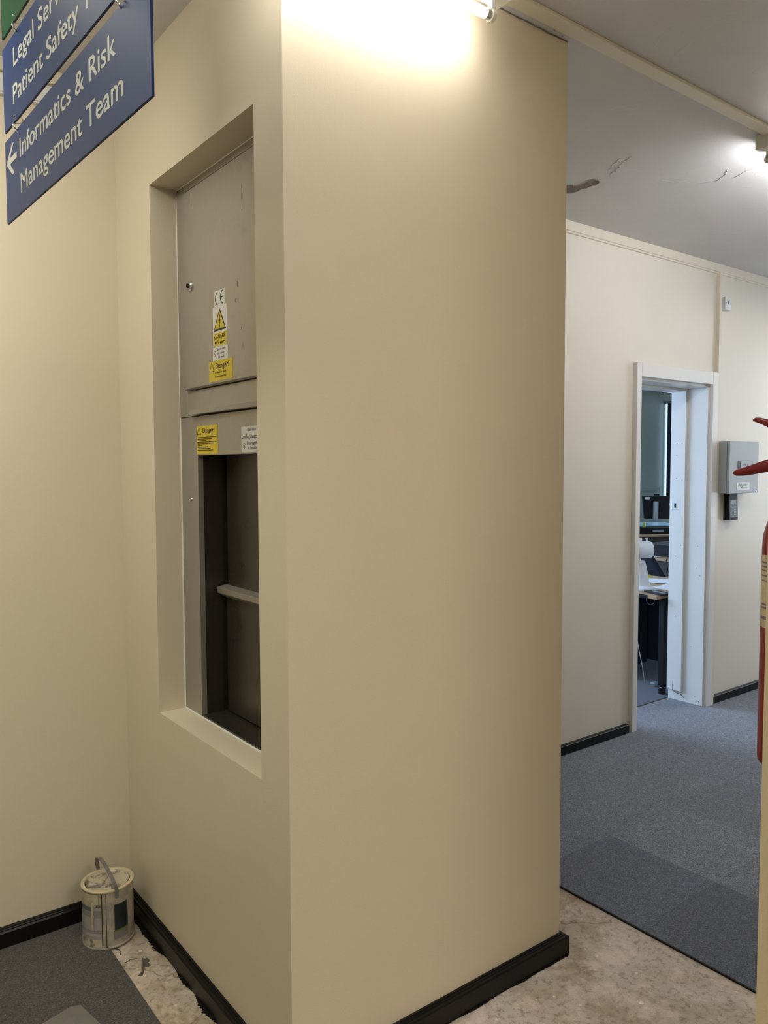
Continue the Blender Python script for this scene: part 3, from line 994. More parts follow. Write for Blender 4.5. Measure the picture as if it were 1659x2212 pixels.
# ------------------------------------------------------------------ wall boxes right of the door
yw = SD
g = thing('control_box', (4.36, yw, 1.458), 'grey steel control box on the wall right of the doorway', 'box')
BX0, BX1, BZ0, BZ1, BY = 4.052, 4.434, 1.460, 1.810, yw - 0.100
KB().box(BX0, BX1, BY + 0.022, yw, BZ0, BZ1).build('body', M['grey_box'], g, bevel=0.002)
gd = KB().box(BX0 - 0.002, BX1 + 0.002, BY, BY + 0.019, BZ0 - 0.002, BZ1 + 0.002).build('door', M['grey_box'], g, bevel=0.003)
U2, N2 = (1, 0, 0), (0, -1, 0)
ctl = KB().box(4.165, 4.312, BY - 0.010, BY, 1.588, 1.680).build('controller', M['grey_mid'], g, bevel=0.004)
KB().box(4.173, 4.304, BY - 0.012, BY - 0.009, 1.596, 1.674).build('face_plate', M['grey_box'], ctl)
for i in range(3):
    for j in range(2):
        KB().box(4.196 + i * 0.032, 4.214 + i * 0.032, BY - 0.0135, BY - 0.0115, 1.648 - j * 0.026, 1.662 - j * 0.026).build('key', M['grey_dark'], ctl)
pl = KB().box(4.150, 4.318, BY - 0.0012, BY, 1.480, 1.534).build('name_plate', M['label_white'], g)
text('lettering', 'Schneider', M['ink_green'], pl, (4.180, BY - 0.0012, 1.510), U2, N2, 0.0150, 0.108, 0.02)
KB().prism([(4.207, BY - 0.0012, 1.505), (4.224, BY - 0.0012, 1.507), (4.219, BY - 0.0012, 1.496), (4.208, BY - 0.0012, 1.489)], (0, -0.0004, 0)).build('emblem', M['ink_green'], pl)
text('lettering', 'Electric', M['ink_green'], pl, (4.232, BY - 0.0012, 1.494), U2, N2, 0.0085, 0.052, 0.0)
st = KB().box(4.376, 4.420, BY - 0.0008, BY, 1.464, 1.480).build('small_label', M['label_white'], g)
KB().box(4.376, 4.420, BY - 0.0013, BY - 0.0008, 1.4745, 1.480).build('stripe', M['ink_blue'], st)
KB().box(4.388, 4.406, BY - 0.0013, BY - 0.0008, 1.466, 1.470).build('print', M['ink_blue'], st)
k = thing('keypad', (4.25, yw, 1.245), 'black keypad terminal on the wall under the grey control box', 'keypad')
KX0, KX1, KZ0, KZ1, KY = 4.162, 4.276, 1.268, 1.457, yw - 0.046
KB().prism([(KX0, yw, KZ0), (KX0, KY, KZ0 + 0.004), (KX0, KY + 0.006, KZ1), (KX0, yw, KZ1)], (KX1 - KX0, 0, 0)).build('case', M['black_matt'], k, bevel=0.003)


def on_key(x0, x1, z0, z1, th, name, mat, parent=k):
    f_ = lambda z_: KY + 0.006 * (z_ - KZ0 - 0.004) / (KZ1 - KZ0 - 0.004)
    return KB().prism([(x0, f_(z0), z0), (x0, f_(z0) - th, z0), (x0, f_(z1) - th, z1), (x0, f_(z1), z1)], (x1 - x0, 0, 0)).build(name, mat, parent)


on_key(KX0 + 0.006, KX1 - 0.004, KZ0 + 0.03, KZ1 - 0.045, 0.001, 'face', M['black'])
on_key(KX0 + 0.006, KX1 - 0.004, KZ1 - 0.042, KZ1 - 0.004, 0.001, 'top_cover', M['black_matt'])
on_key(KX0 + 0.022, KX1 - 0.030, KZ1 - 0.070, KZ1 - 0.048, 0.002, 'display', M['grey_mid'])
on_key(KX0 + 0.012, KX1 - 0.012, KZ0 + 0.026, KZ0 + 0.029, 0.002, 'bottom_line', M['grey_mid'])
for j in range(5):
    for i in range(4 if j else 3):
        x_ = KX0 + 0.020 + i * 0.019 + (0.008 if not j else 0)
        z_ = KZ1 - 0.084 - j * 0.0165
        on_key(x_, x_ + 0.010, z_, z_ + 0.007, 0.002, 'key', M['grey_mid'])
# small socket box
sb = thing('switch_box', (4.17, yw, 2.70), 'small square white connection box high on the wall beside the vertical strip', 'box')
KB().box(4.078, 4.152, yw - 0.026, yw, 2.699, 2.780).build('back_box', M['white_plastic'], sb, bevel=0.003)
sbp = KB().box(4.076, 4.154, yw - 0.032, yw - 0.026, 2.697, 2.782).build('face_plate', M['white_plastic'], sb, bevel=0.002)
for x_ in (4.087, 4.143):
    KB().lathe([(0.0032, 0), (0.0032, 0.001)], (x_, yw - 0.032, 2.740), (0, -1, 0), 10).build('screw', M['ink_grey'], sbp)
KB().box(4.108, 4.112, yw - 0.035, yw - 0.032, 2.740, 2.754).box(4.108, 4.120, yw - 0.035, yw - 0.032, 2.735, 2.740).build('fuse_slot', M['ink_grey'], sbp)

# ------------------------------------------------------------------ fire extinguisher
ex = thing('fire_extinguisher', (0.995, -0.767, 0.895), 'red fire extinguisher hanging behind the near wall edge on the right', 'fire extinguisher')
EC = (0.995, -0.767)
ER = 0.0745
b_ = KB().lathe([(0.066, 0.895), (0.0735, 0.903), (ER, 0.92), (ER, 1.44), (0.072, 1.475), (0.064, 1.505), (0.050, 1.530), (0.030, 1.548), (0.020, 1.556), (0.020, 1.575)], (*EC, 0), (0, 0, 1), 56)
b_.build('cylinder', M['red'], ex, smooth=True)
KB().lathe([(0.021, 1.572), (0.024, 1.575), (0.024, 1.62), (0.017, 1.63), (0.017, 1.66)], (*EC, 0), (0, 0, 1), 24).build('valve', M['chrome'], ex, smooth=True)
b_ = KB()
b_.sweep([(0.995, -0.80, 1.652), (0.995, -0.75, 1.652), (0.995, -0.71, 1.648), (0.995, -0.68, 1.642), (0.995, -0.65, 1.634), (0.995, -0.628, 1.629), (0.995, -0.614, 1.627), (0.995, -0.605, 1.627)],
         [(0.013, 0.015), (0.013, 0.017), (0.013, 0.017), (0.012, 0.0145), (0.0125, 0.012), (0.013, 0.010), (0.011, 0.008), (0.005, 0.004)], seg=14, power=3)
b_.build('carrying_handle', M['red'], ex, smooth=True)
b_ = KB()
b_.sweep([(0.995, -0.80, 1.690), (0.995, -0.76, 1.712), (0.995, -0.72, 1.738), (0.995, -0.695, 1.752), (0.995, -0.675, 1.760), (0.995, -0.662, 1.7625), (0.995, -0.654, 1.762)],
         [(0.012, 0.012), (0.012, 0.013), (0.012, 0.013), (0.012, 0.010), (0.012, 0.008), (0.010, 0.006), (0.004, 0.003)], seg=14, power=3)
b_.build('operating_lever', M['red'], ex, smooth=True)
b_ = KB()
b_.lathe([(ER + 0.0008, 1.245), (ER + 0.0008, 1.425)], (*EC, 0), (0, 0, 1), 26, math.radians(124), math.radians(200))
lb = b_.build('label', M['old_label'], ex, smooth=True)
lb['label'] = 'cream paper label on the red cylinder'
b_ = KB()
for j, (z_, h_) in enumerate(((1.405, .004), (1.395, .004), (1.385, .003), (1.372, .004), (1.36, .003), (1.30, .005), (1.292, .005), (1.265, .008))):
    b_.lathe([(ER + 0.0012, z_), (ER + 0.0012, z_ + h_)], (*EC, 0), (0, 0, 1), 8, math.radians(133), math.radians(155))
b_.build('print', M['ink_grey'], lb)
KB().box(0.975, 1.015, -0.85, -0.828, 1.40, 1.60).box(0.985, 1.005, -0.83, -0.78, 1.58, 1.60).build('wall_bracket', M['black_matt'], ex)

# ------------------------------------------------------------------ paint can
PX, PY, PR, PH = -0.139, 1.022, 0.086, 0.203
Z0 = 0.0065
can = thing('paint_can', (PX, PY, Z0), 'paint-splashed tin of cream paint standing in the corner on dark carpet', 'paint can')
KB().lathe([(PR - 0.002, 0), (PR + 0.001, 0.001), (PR + 0.001, 0.005), (PR - 0.001, 0.007), (PR - 0.001, PH - 0.006)], (PX, PY, Z0), (0, 0, 1), 64).build('body', M['can_body'], can, smooth=True)
b_ = KB().lathe([(PR - 0.001, PH - 0.006), (PR + 0.002, PH - 0.005), (PR + 0.002, PH - 0.001), (PR, PH), (PR - 0.009, PH), (PR - 0.010, PH - 0.001), (PR - 0.012, PH - 0.006)], (PX, PY, Z0), (0, 0, 1), 64)
b_.build('rim', simple('dried_cream_paint', (0.58, 0.49, 0.34), 0.4, var=0.15, scale=40), can, smooth=True)
KB().lathe([(PR - 0.012, PH - 0.0062), (PR - 0.0145, PH - 0.0058)], (PX, PY, Z0), (0, 0, 1), 64).build('lid_groove', M['black_matt'], can)
KB().lathe([(PR - 0.0145, PH - 0.010), (PR - 0.0145, PH - 0.003), (PR - 0.017, PH - 0.0025), (PR - 0.020, PH - 0.005), (0.02, PH - 0.0045)], (PX, PY, Z0), (0, 0, 1), 64).build('lid', M['smear'], can, smooth=True)
# view-side azimuths: facing the camera is about 233 degrees
def wrap(a0, a1, z0, z1, name, mat, off=0.0006, parent=can, seg=20):
    # azimuth 0 = +x, turning towards +y; lathe starts at +x and turns u->w = z cross x = +y
    b_ = KB().lathe([(PR - 0.001 + off, z0), (PR - 0.001 + off, z1)], (PX, PY, Z0), (0, 0, 1), seg, math.radians(a0), math.radians(a1))
    return b_.build(name, mat, parent, smooth=True)


la = wrap(160, 238, 0.030, 0.150, 'label', simple('faded_lilac_label', (0.34, 0.31, 0.315), 0.5, var=0.05))
wrap(163, 237.8, 0.112, 0.137, 'label_band', simple('grey_label_band', (0.22, 0.21, 0.21), 0.5), 0.0010, la)
wrap(163, 215, 0.134, 0.147, 'label_stripe', simple('slate_label_stripe', (0.10, 0.11, 0.115), 0.5), 0.0012, la)
wrap(160, 238, 0.064, 0.0655, 'rule', M['ink_grey'], 0.0012, la)
wrap(160, 238, 0.059, 0.0600, 'rule', M['ink_grey'], 0.0012, la)
wrap(172, 236, 0.046, 0.055, 'barcode_strip', simple('pale_label_strip', (0.40, 0.37, 0.33), 0.5), 0.0012, la)
wrap(160, 238, 0.008, 0.036, 'spatter', M['smear'], 0.0014)
wrap(150, 231, 0.150, 0.192, 'dried_paint', simple('brushed_cream_paint', (0.46, 0.41, 0.29), 0.45, var=0.2, scale=30), 0.0012)
ds = wrap(266, 300, 0.060, 0.150, 'dark_label', simple('dark_teal_label', (0.012, 0.02, 0.026), 0.4, var=0.3), 0.0008)
wrap(264, 300, 0.056, 0.0605, 'green_rule', M['green_stripe'], 0.0010, ds)
wrap(264, 300, 0.028, 0.055, 'pale_panel', simple('lilac_panel', (0.20, 0.18, 0.18), 0.5), 0.0008, ds)
wrap(238, 240, 0.004, PH - 0.008, 'seam', simple('rust_seam', (0.05, 0.035, 0.025), 0.7), 0.0012)
wrap(247.5, 249, 0.004, PH - 0.008, 'seam', simple('rust_seam', (0.05, 0.035, 0.025), 0.7), 0.0014)
# run of cream paint down the front
b_ = KB()
ang = math.radians(217)
for z0_, z1_, w0_, w1_ in ((0.165, 0.128, 0.0035, 0.003), (0.128, 0.118, 0.003, 0.006), (0.118, 0.108, 0.006, 0.0045), (0.108, 0.078, 0.0045, 0.0028), (0.078, 0.070, 0.0028, 0.003)):
    pts = []
    for zz, ww in ((z0_, w0_), (z1_, w1_)):
        pts.append([Vector((PX + math.cos(ang + s_ * ww / PR) * (PR + 0.001), PY + math.sin(ang + s_ * ww / PR) * (PR + 0.001), Z0 + zz)) for s_ in (-1, 1)])
    b_.prism([pts[0][0], pts[0][1], pts[1][1], pts[1][0]], Vector((math.cos(ang), math.sin(ang), 0)) * 0.0016)
b_.build('paint_run', simple('cream_paint_run', (0.50, 0.43, 0.28), 0.35), can)
# ADE lettering
tdir = Vector((-math.sin(math.radians(233)), math.cos(math.radians(233)), 0))
nd = Vector((math.cos(math.radians(233)), math.sin(math.radians(233)), 0))
text('lettering', 'ADE', M['ink'], can, Vector((PX, PY, Z0 + 0.150)) + nd * (PR + 0.0022) - tdir * 0.011, tdir, nd, 0.009, 0.017, 0.01)
# strap handle
hp = []
h0 = Vector((PX, PY, Z0 + PH)) + Vector((math.cos(math.radians(272)), math.sin(math.radians(272)), 0)) * (PR + 0.002)
h1 = Vector((PX, PY, Z0 + PH)) + Vector((math.cos(math.radians(272 - 180)), math.sin(math.radians(272 - 180)), 0)) * (PR + 0.002)
for k_ in range(25):
    a_ = PI * k_ / 24
    mid_ = (h0 + h1) / 2
    hp.append(mid_ + (h0 - mid_) * math.cos(a_) + Vector((0, 0, 0.080 * math.sin(a_) - 0.004)) + Vector((-0.020, 0.0, 0)) * math.sin(a_))
hp = [h0 + Vector((0, 0, -0.030))] + hp + [h1 + Vector((0, 0, -0.030))]
side = Vector((math.cos(math.radians(182)), math.sin(math.radians(182)), 0))
b_ = KB()
ringsv = []
for i, p_ in enumerate(hp):
    t_ = (hp[min(i + 1, len(hp) - 1)] - hp[max(i - 1, 0)]).normalized()
    nn = t_.cross(side).normalized()
    ringsv.append([b_.bm.verts.new(p_ + side * a_ * 0.0062 + nn * e_ * 0.0011) for a_, e_ in ((-1, -1), (1, -1), (1, 1), (-1, 1))])
for a_, e_ in zip(ringsv, ringsv[1:]):
    for i in range(4):
        b_.bm.faces.new([a_[i], a_[(i + 1) % 4], e_[(i + 1) % 4], e_[i]])
b_.bm.faces.new(ringsv[0][::-1])
b_.bm.faces.new(ringsv[-1])
b_.build('handle', simple('grey_plastic_strap', (0.17, 0.155, 0.15), 0.4, var=0.15, scale=60), can)

# ------------------------------------------------------------------ litter on the floor
sh = thing('plastic_sheet', (-0.42, 0.62, CT), 'creased grey plastic sheet with a cream blob at the bottom left', 'sheet')
b_ = KB()
P = [(-0.520, 0.72), (-0.345, 0.735), (-0.322, 0.712), (-0.300, 0.600), (-0.270, 0.440), (-0.56, 0.42)]
P = [(-0.585, 0.655), (-0.352, 0.722), (-0.325, 0.710), (-0.305, 0.600), (-0.280, 0.440), (-0.60, 0.40)]
b_.prism([(x, y, CT + 0.0005) for x, y in P], (0, 0, 0.003))
b_.build('sheet', M['sheet'], sh, bevel=0.001)
KB().prism([(-0.55, 0.60, CT + 0.0035), (-0.372, 0.668, CT + 0.0035), (-0.362, 0.655, CT + 0.0035), (-0.36, 0.46, CT + 0.0035), (-0.55, 0.45, CT + 0.0035)], (0, 0, 0.0025)).build('fold', simple('lilac_polythene', (0.19, 0.17, 0.165), 0.35), sh, bevel=0.001)
KB().prism([(-0.42, 0.618, CT + 0.006), (-0.392, 0.630, CT + 0.006), (-0.385, 0.585, CT + 0.006), (-0.43, 0.57, CT + 0.006)], (0, 0, 0.003)).build('paint_blob', simple('wet_cream_paint', (0.62, 0.52, 0.32), 0.3), sh, bevel=0.001)
fl = [(-0.135, 0.750), (-0.118, 0.762), (-0.108, 0.790), (-0.098, 0.815), (-0.090, 0.835), (-0.082, 0.820), (-0.076, 0.826), (-0.074, 0.806), (-0.084, 0.795), (-0.080, 0.780), (-0.090, 0.776), (-0.098, 0.785), (-0.108, 0.764), (-0.122, 0.742)]
tag(B().prism([(x, y, 0.0004) for x, y in fl], (0, 0, 0.0014)).build('glue_flake', M['scrap']), 'dark flake of old glue on the concrete strip right of the can', 'flake')
b_ = B()
b_.sweep([(-0.165, 0.955, 0.007), (-0.148, 0.942, 0.004), (-0.137, 0.925, 0.003), (-0.136, 0.905, 0.002), (-0.144, 0.893, 0.002)], 0.0011, seg=6)
tag(b_.build('thread', M['hair'], smooth=True), 'short black curled thread on the floor just in front of the paint can', 'thread')
b_ = B()
b_.sweep([(-0.142, 0.842, 0.002), (-0.125, 0.846, 0.003), (-0.105, 0.840, 0.002)], 0.0009, seg=6)
tag(b_.build('thread', M['hair'], smooth=True), 'tiny straight dark thread on concrete beside the glue flake', 'thread')
for i, (x, y, s_) in enumerate([(1.045, -0.32, 0.0105), (0.80, -0.34, 0.006), (0.815, -0.365, 0.006)]):
    pts = [(x + s_ * math.cos(a_) * random.uniform(.5, 1.1), y + s_ * 0.7 * math.sin(a_) * random.uniform(.5, 1.1), 0.0003) for a_ in [k * 0.63 for k in range(10)]]
    tag(B().prism(pts, (0, 0, 0.0012)).build('paint_drip', M['paper']), ('largest dried white paint drip on the concrete near the carpet edge', 'small dried paint drip on bare concrete, in a pair', 'small dried paint drip on bare concrete, in a pair')[i], 'paint drip', 'dried paint drips on the concrete')

# ------------------------------------------------------------------ office
DH = 0.73


def leg(b_, x, y, z):
    b_.box(x - 0.022, x + 0.022, y - 0.022, y + 0.022, 0.05, z)


d1_ = thing('desk', (4.3, 2.3, 0), 'nearest office desk, beech top with dark legs, just inside the doorway', 'desk')
KB().box(3.862, 4.76, 1.50, 3.0, DH - 0.024, DH).build('desktop', M['beech'], d1_, bevel=0.002)
KB().box(3.857, 3.862, 1.575, 3.0, DH - 0.026, DH + 0.001).build('edging', M['black_matt'], d1_)
KB().box(4.40, 4.42, 1.56, 2.95, 0.12, DH - 0.026).build('modesty_panel', M['navy'], d1_)
for x_, y_ in ((3.985, 1.525), (4.70, 1.54), (3.985, 2.9), (4.70, 2.9)):
    b_ = KB()
    leg(b_, x_, y_, DH - 0.026)
    lg = b_.build('leg', M['black_matt'], d1_, bevel=0.002)
    KB().lathe([(0.026, 0.006), (0.026, 0.056)], (x_, y_, 0), (0, 0, 1), 16).build('foot', M['black_matt'], lg, smooth=True)
KB().lathe([(0.0245, 0.056), (0.0245, 0.0575)], (3.985, 1.525, 0), (0, 0, 1), 16).build('foot_cap', M['white_plastic'], d1_)
# near-black block added to stand for the darkness under the desk
dw = thing('underdesk_shade_block', (4.16, 2.55, 0), 'near-black block added for the darkness under the nearest office desk', 'underdesk_shade_block')
KB().box(4.06, 4.38, 1.92, 2.85, 0.10, DH - 0.05).build('shade_body', M['navy'], dw, bevel=0.003)
KB().box(4.045, 4.06, 1.94, 2.38, 0.12, 0.66).build('door', M['navy'], dw, bevel=0.002)  # front slab of the added dark block

# desk fan
fo = (4.062, 1.733)
fan = thing('desk_fan', (*fo, DH), 'white plastic desk fan on the nearest office desk, seen from behind', 'fan')
KB().lathe([(0.088, 0), (0.090, 0.006), (0.088, 0.016), (0.070, 0.024), (0.045, 0.030)], (*fo, DH + 0.001), (0, 0, 1), 40).build('base', M['white_plastic'], fan, smooth=True)
fa = Vector((-0.79, 0.61, 0)).normalized()
fs = Vector((0.61, 0.79, 0)).normalized()
b_ = KB()
prof = [(0.028, 0.052, 0.030), (0.10, 0.043, 0.028), (0.16, 0.036, 0.024), (0.20, 0.030, 0.022), (0.215, 0.028, 0.022)]
rg = []
for h_, wa, wb in prof:
    cc = Vector((*fo, DH + h_)) + fa * (0.004 + (0.062 - wa) * 0.75)
    rg.append([b_.bm.verts.new(cc + fa * wa * math.cos(2 * PI * i / 20) + fs * wb * math.sin(2 * PI * i / 20)) for i in range(20)])
for a_, e_ in zip(rg, rg[1:]):
    for i in range(20):
        b_.bm.faces.new([a_[i], a_[(i + 1) % 20], e_[(i + 1) % 20], e_[i]])
b_.bm.faces.new(rg[0][::-1]); b_.bm.faces.new(rg[-1])
b_.build('stand', M['white_plastic'], fan, smooth=True)
hc = Vector((4.022, 1.735, 1.030))
KB().lathe([(0.020, -0.035), (0.022, 0.0)], (hc.x - 0.02, hc.y + 0.02, hc.z - 0.068), (0, 0, 1), 20).build('neck', M['white_plastic'], fan, smooth=True)
b_ = KB().lathe([(0.038, -0.078), (0.056, -0.070), (0.062, -0.050), (0.062, 0.035), (0.055, 0.050), (0.030, 0.055)], hc, fa, 36)
hd = b_.build('motor_housing', M['white_plastic'], fan, smooth=True)
KB().lathe([(0.007, 0.0), (0.007, 0.018), (0.011, 0.020), (0.011, 0.026)], hc - fa * 0.035 + Vector((0, 0, 0.058)), (0, 0, 1), 14).build('knob', M['white_plastic'], hd, smooth=True)
KB().obox(hc + fa * 0.015 + Vector((0, 0, 0.068)), fa, fs, (0, 0, 1), 0.026, 0.02, 0.034).build('switch', M['white_plastic'], hd, bevel=0.003)
gc = hc + fa * 0.075
b_ = KB()
for rr, off in ((0.165, 0.0), (0.165, 0.05), (0.12, -0.012), (0.08, -0.018)):
    ring = [gc + fa * off + (fs * math.cos(2 * PI * i / 40) + Vector((0, 0, 1)) * math.sin(2 * PI * i / 40)) * rr for i in range(41)]
    b_.sweep(ring, 0.003, seg=6, up=fa)
for i in range(36):
    a_ = 2 * PI * i / 36
    dr = fs * math.cos(a_) + Vector((0, 0, 1)) * math.sin(a_)
    b_.sweep([gc + dr * 0.05 - fa * 0.02, gc + dr * 0.12 - fa * 0.012, gc + dr * 0.165], 0.0012, seg=5)
    b_.sweep([gc + dr * 0.165, gc + dr * 0.165 + fa * 0.05], 0.0012, seg=5)
b_.build('grille', M['white_plastic'], fan)
b_ = KB()
for i in range(3):
    a_ = 2 * PI * i / 3 + 0.4
    d1v = fs * math.cos(a_) + Vector((0, 0, 1)) * math.sin(a_)
    d2v = fs * math.cos(a_ + 0.9) + Vector((0, 0, 1)) * math.sin(a_ + 0.9)
    b_.prism([gc + fa * 0.01 + d1v * 0.02, gc + fa * 0.01 + d1v * 0.14, gc + fa * 0.03 + d2v * 0.14, gc + fa * 0.03 + d2v * 0.02], fa * 0.002)
b_.build('blades', M['grey_mid'], fan)

b_ = B()
b_.sweep([(3.985, 1.69, 0.748), (3.93, 1.655, 0.75), (3.87, 1.648, 0.748), (3.848, 1.655, 0.725), (3.842, 1.663, 0.66), (3.845, 1.664, 0.55), (3.86, 1.66, 0.42), (3.90, 1.66, 0.30), (3.97, 1.68, 0.18), (4.05, 1.72, 0.08), (4.12, 1.76, 0.012)], 0.0034, seg=8)
tag(b_.build('fan_cable', M['cable_white'], smooth=True), 'white mains cable hanging from the desk fan down to the office floor', 'cable')
b_ = B()
b_.sweep([(3.853, 1.573, 0.708), (3.850, 1.575, 0.69), (3.850, 1.566, 0.675), (3.850, 1.55, 0.665), (3.850, 1.53, 0.667), (3.850, 1.515, 0.682), (3.853, 1.511, 0.706)], 0.0022, seg=8)
tag(b_.build('network_cable', M['cable_blue'], smooth=True), 'thin dark blue cable looping under the nearest desk edge', 'cable')
ad = thing('power_plug', (4.03, 1.62, CT), 'pale plug lying on the floor under the nearest desk beside the leg', 'plug')
KB().box(4.10, 4.15, 1.66, 1.70, CT, CT + 0.028).build('body', M['grey_mid'], ad, bevel=0.004)
KB().box(4.07, 4.10, 1.674, 1.679, CT + 0.012, CT + 0.017).build('pin', M['chrome'], ad)

# papers and bits on the near desk
for (x0_, y0_, x1_, y1_, z_, ang_, lab) in ((4.16, 1.56, 4.42, 1.76, 0, 0.2, 'white sheet of paper on the nearest desk beside the fan base'),
                                            (4.46, 1.62, 4.68, 1.92, 0.002, -0.15, 'white sheet of paper at the back of the nearest desk'),
                                            (4.38, 1.80, 4.62, 2.05, 0.004, 0.35, 'white sheet of paper partly behind the fan stand')):
    c_ = Vector(((x0_ + x1_) / 2, (y0_ + y1_) / 2, DH + 0.0012 + z_))
    tag(B().obox(c_, (math.cos(ang_), math.sin(ang_), 0), (-math.sin(ang_), math.cos(ang_), 0), (0, 0, 1), x1_ - x0_, y1_ - y0_, 0.0014).build('paper_sheet', M['paper']), lab, 'paper', 'papers on the nearest desk')
nb = thing('notebook', (3.99, 1.60, DH), 'dark closed notebook at the front edge of the nearest desk', 'notebook')
KB().obox((3.98, 1.563, DH + 0.006), (0.35, 0.94, 0), (-0.94, 0.35, 0), (0, 0, 1), 0.19, 0.11, 0.010).build('cover', M['black_matt'], nb, bevel=0.001)
KB().obox((3.98, 1.563, DH + 0.0115), (0.35, 0.94, 0), (-0.94, 0.35, 0), (0, 0, 1), 0.12, 0.03, 0.001).build('band', M['grey_mid'], nb)
tag(B().obox((4.13, 1.545, DH + 0.008), (0.3, 0.95, 0), (0.95, -0.3, 0), (0, 0, 1), 0.03, 0.012, 0.010).build('eraser', simple('dull_red', (0.25, 0.04, 0.05), 0.6)), 'tiny dull red block on the nearest desk beside the notebook', 'eraser')
tag(B().box(4.28, 4.32, 1.90, 1.94, DH + 0.001, DH + 0.02).build('sticky_pad', M['orange_red']), 'small orange pad on the nearest desk, left of the fan stand', 'notepad')
tag(B().box(4.55, 4.60, 2.04, 2.12, DH + 0.001, DH + 0.03).build('sticky_pad', simple('yellow_card', (0.7, 0.6, 0.03), 0.6)), 'small yellow pad on the nearest desk, left of the fan stand', 'notepad')
tag(B().box(4.62, 4.64, 1.84, 1.86, DH + 0.002, DH + 0.06).build('glue_stick', M['blue_card'], bevel=0.003), 'blue upright stick at the back right of the nearest desk', 'glue stick')

# second desk
d2_ = thing('desk', (6.4, 2.9, 0), 'second office desk with brown panel, behind the desk fan', 'desk')
KB().box(5.90, 6.75, 1.9, 3.5, DH - 0.026, DH).build('desktop', M['beech'], d2_, bevel=0.002)
KB().box(5.95, 5.97, 1.95, 3.45, 0.20, DH - 0.027).build('modesty_panel', M['brown'], d2_)
for x_, y_ in ((5.99, 1.96), (6.68, 1.96), (5.99, 3.42), (6.68, 3.42)):
    b_ = KB()
    leg(b_, x_, y_, DH - 0.027)
    b_.box(x_ - 0.03, x_ + 0.03, y_ - 0.03, y_ + 0.03, CT, 0.05)
    b_.build('leg', M['grey_dark'], d2_)
tr = thing('document_tray', (6.3, 2.8, DH), 'black document tray on the second office desk', 'tray')
b_ = KB()
b_.box(6.05, 6.55, 2.35, 3.10, DH + 0.001, DH + 0.012).box(6.05, 6.06, 2.35, 3.10, DH + 0.012, DH + 0.11).box(6.54, 6.55, 2.35, 3.10, DH + 0.012, DH + 0.11).box(6.06, 6.54, 2.35, 2.36, DH + 0.012, DH + 0.11).box(6.06, 6.54, 3.09, 3.10, DH + 0.012, DH + 0.11)
b_.build('shell', M['black_matt'], tr)
KB().box(6.05, 6.55, 2.35, 3.10, DH + 0.11, DH + 0.116).build('upper_deck', M['black_matt'], tr)
tag(B().obox((6.25, 2.60, DH + 0.118), (0.9, 0.43, 0), (-0.43, 0.9, 0), (0, 0, 1), 0.36, 0.34, 0.003).build('paper_sheet', M['paper']), 'white paper lying on top of the black document tray', 'paper')
tag(B().obox((5.975, 2.93, DH + 0.004), (0.2, 0.98, 0), (0.98, -0.2, 0), (0, 0, 1), 0.12, 0.08, 0.007).build('paper_sheet', M['paper']), 'small white paper at the front edge of the second desk', 'paper')
ch = thing('office_chair', (5.35, 2.6, 0), 'black office chair in front of the second desk, behind the fan', 'chair')
b_ = KB()
b_.sweep([(5.50, 2.52, 0.55), (5.46, 2.60, 0.70), (5.42, 2.68, 0.86)], [(0.03, 0.16), (0.032, 0.17), (0.03, 0.15)], up=(0.6, 0.79, 0), seg=16, power=4)
b_.build('backrest', M['navy'], ch, smooth=True)
KB().box(5.26, 5.70, 2.24, 2.70, 0.43, 0.50).build('seat', M['navy'], ch, bevel=0.02, seg=3)
KB().lathe([(0.025, 0.09), (0.025, 0.44)], (5.48, 2.47, 0), (0, 0, 1), 14).build('gas_lift', M['black_matt'], ch)
for i in range(5):
    a_ = 2 * PI * i / 5
    dd = Vector((math.cos(a_), math.sin(a_), 0))
    b_ = KB()
    b_.sweep([Vector((5.48, 2.47, 0.10)) + dd * 0.02, Vector((5.48, 2.47, 0.075)) + dd * 0.27], [(0.02, 0.018), (0.013, 0.012)], seg=8)
    fb = b_.build('base_arm', M['black_matt'], ch)
    KB().lathe([(0.026, -0.012), (0.026, 0.012)], Vector((5.48, 2.47, CT + 0.027)) + dd * 0.27, (-dd.y, dd.x, 0), 14).build('castor', M['black_matt'], fb)
b_ = B()
b_.sweep([(6.04, 2.52, 0.85), (5.96, 2.62, 0.845), (5.89, 2.70, 0.80), (5.87, 2.72, 0.72), (5.87, 2.70, 0.62), (5.89, 2.66, 0.50), (5.90, 2.64, 0.02)], 0.004, seg=8)
tag(b_.build('power_cable', M['black_matt'], smooth=True), 'black cable hanging down the front of the second desk', 'cable')

# far desk at an angle
du = Vector((0.88, -0.475, 0)).normalized()
dv = Vector((0.475, 0.88, 0)).normalized()
dc = Vector((8.30, 4.34, 0))
d3_ = thing('desk', dc + dv * 0.6, 'farthest office desk, carrying the monitor', 'desk')
KB().obox(dc + dv * 0.60 + Vector((0, 0, DH - 0.013)), du, dv, (0, 0, 1), 1.9, 1.2, 0.026).build('desktop', M['beech'], d3_, bevel=0.002)
KB().obox(dc + dv * 0.06 + Vector((0, 0, 0.42)), du, dv, (0, 0, 1), 1.8, 0.02, 0.56).build('modesty_panel', M['brown'], d3_)
for a_, e_ in ((-0.88, 0.1), (0.88, 0.1), (-0.88, 1.1), (0.88, 1.1)):
    KB().obox(dc + du * a_ + dv * e_ + Vector((0, 0, (DH - 0.027 + CT) / 2)), du, dv, (0, 0, 1), 0.05, 0.05, DH - 0.027 - CT).build('leg', M['grey_dark'], d3_)
pr = thing('printer', dc + dv * 0.3 + Vector((0, 0, DH)), 'low black office machine on the farthest desk under the monitor', 'printer')
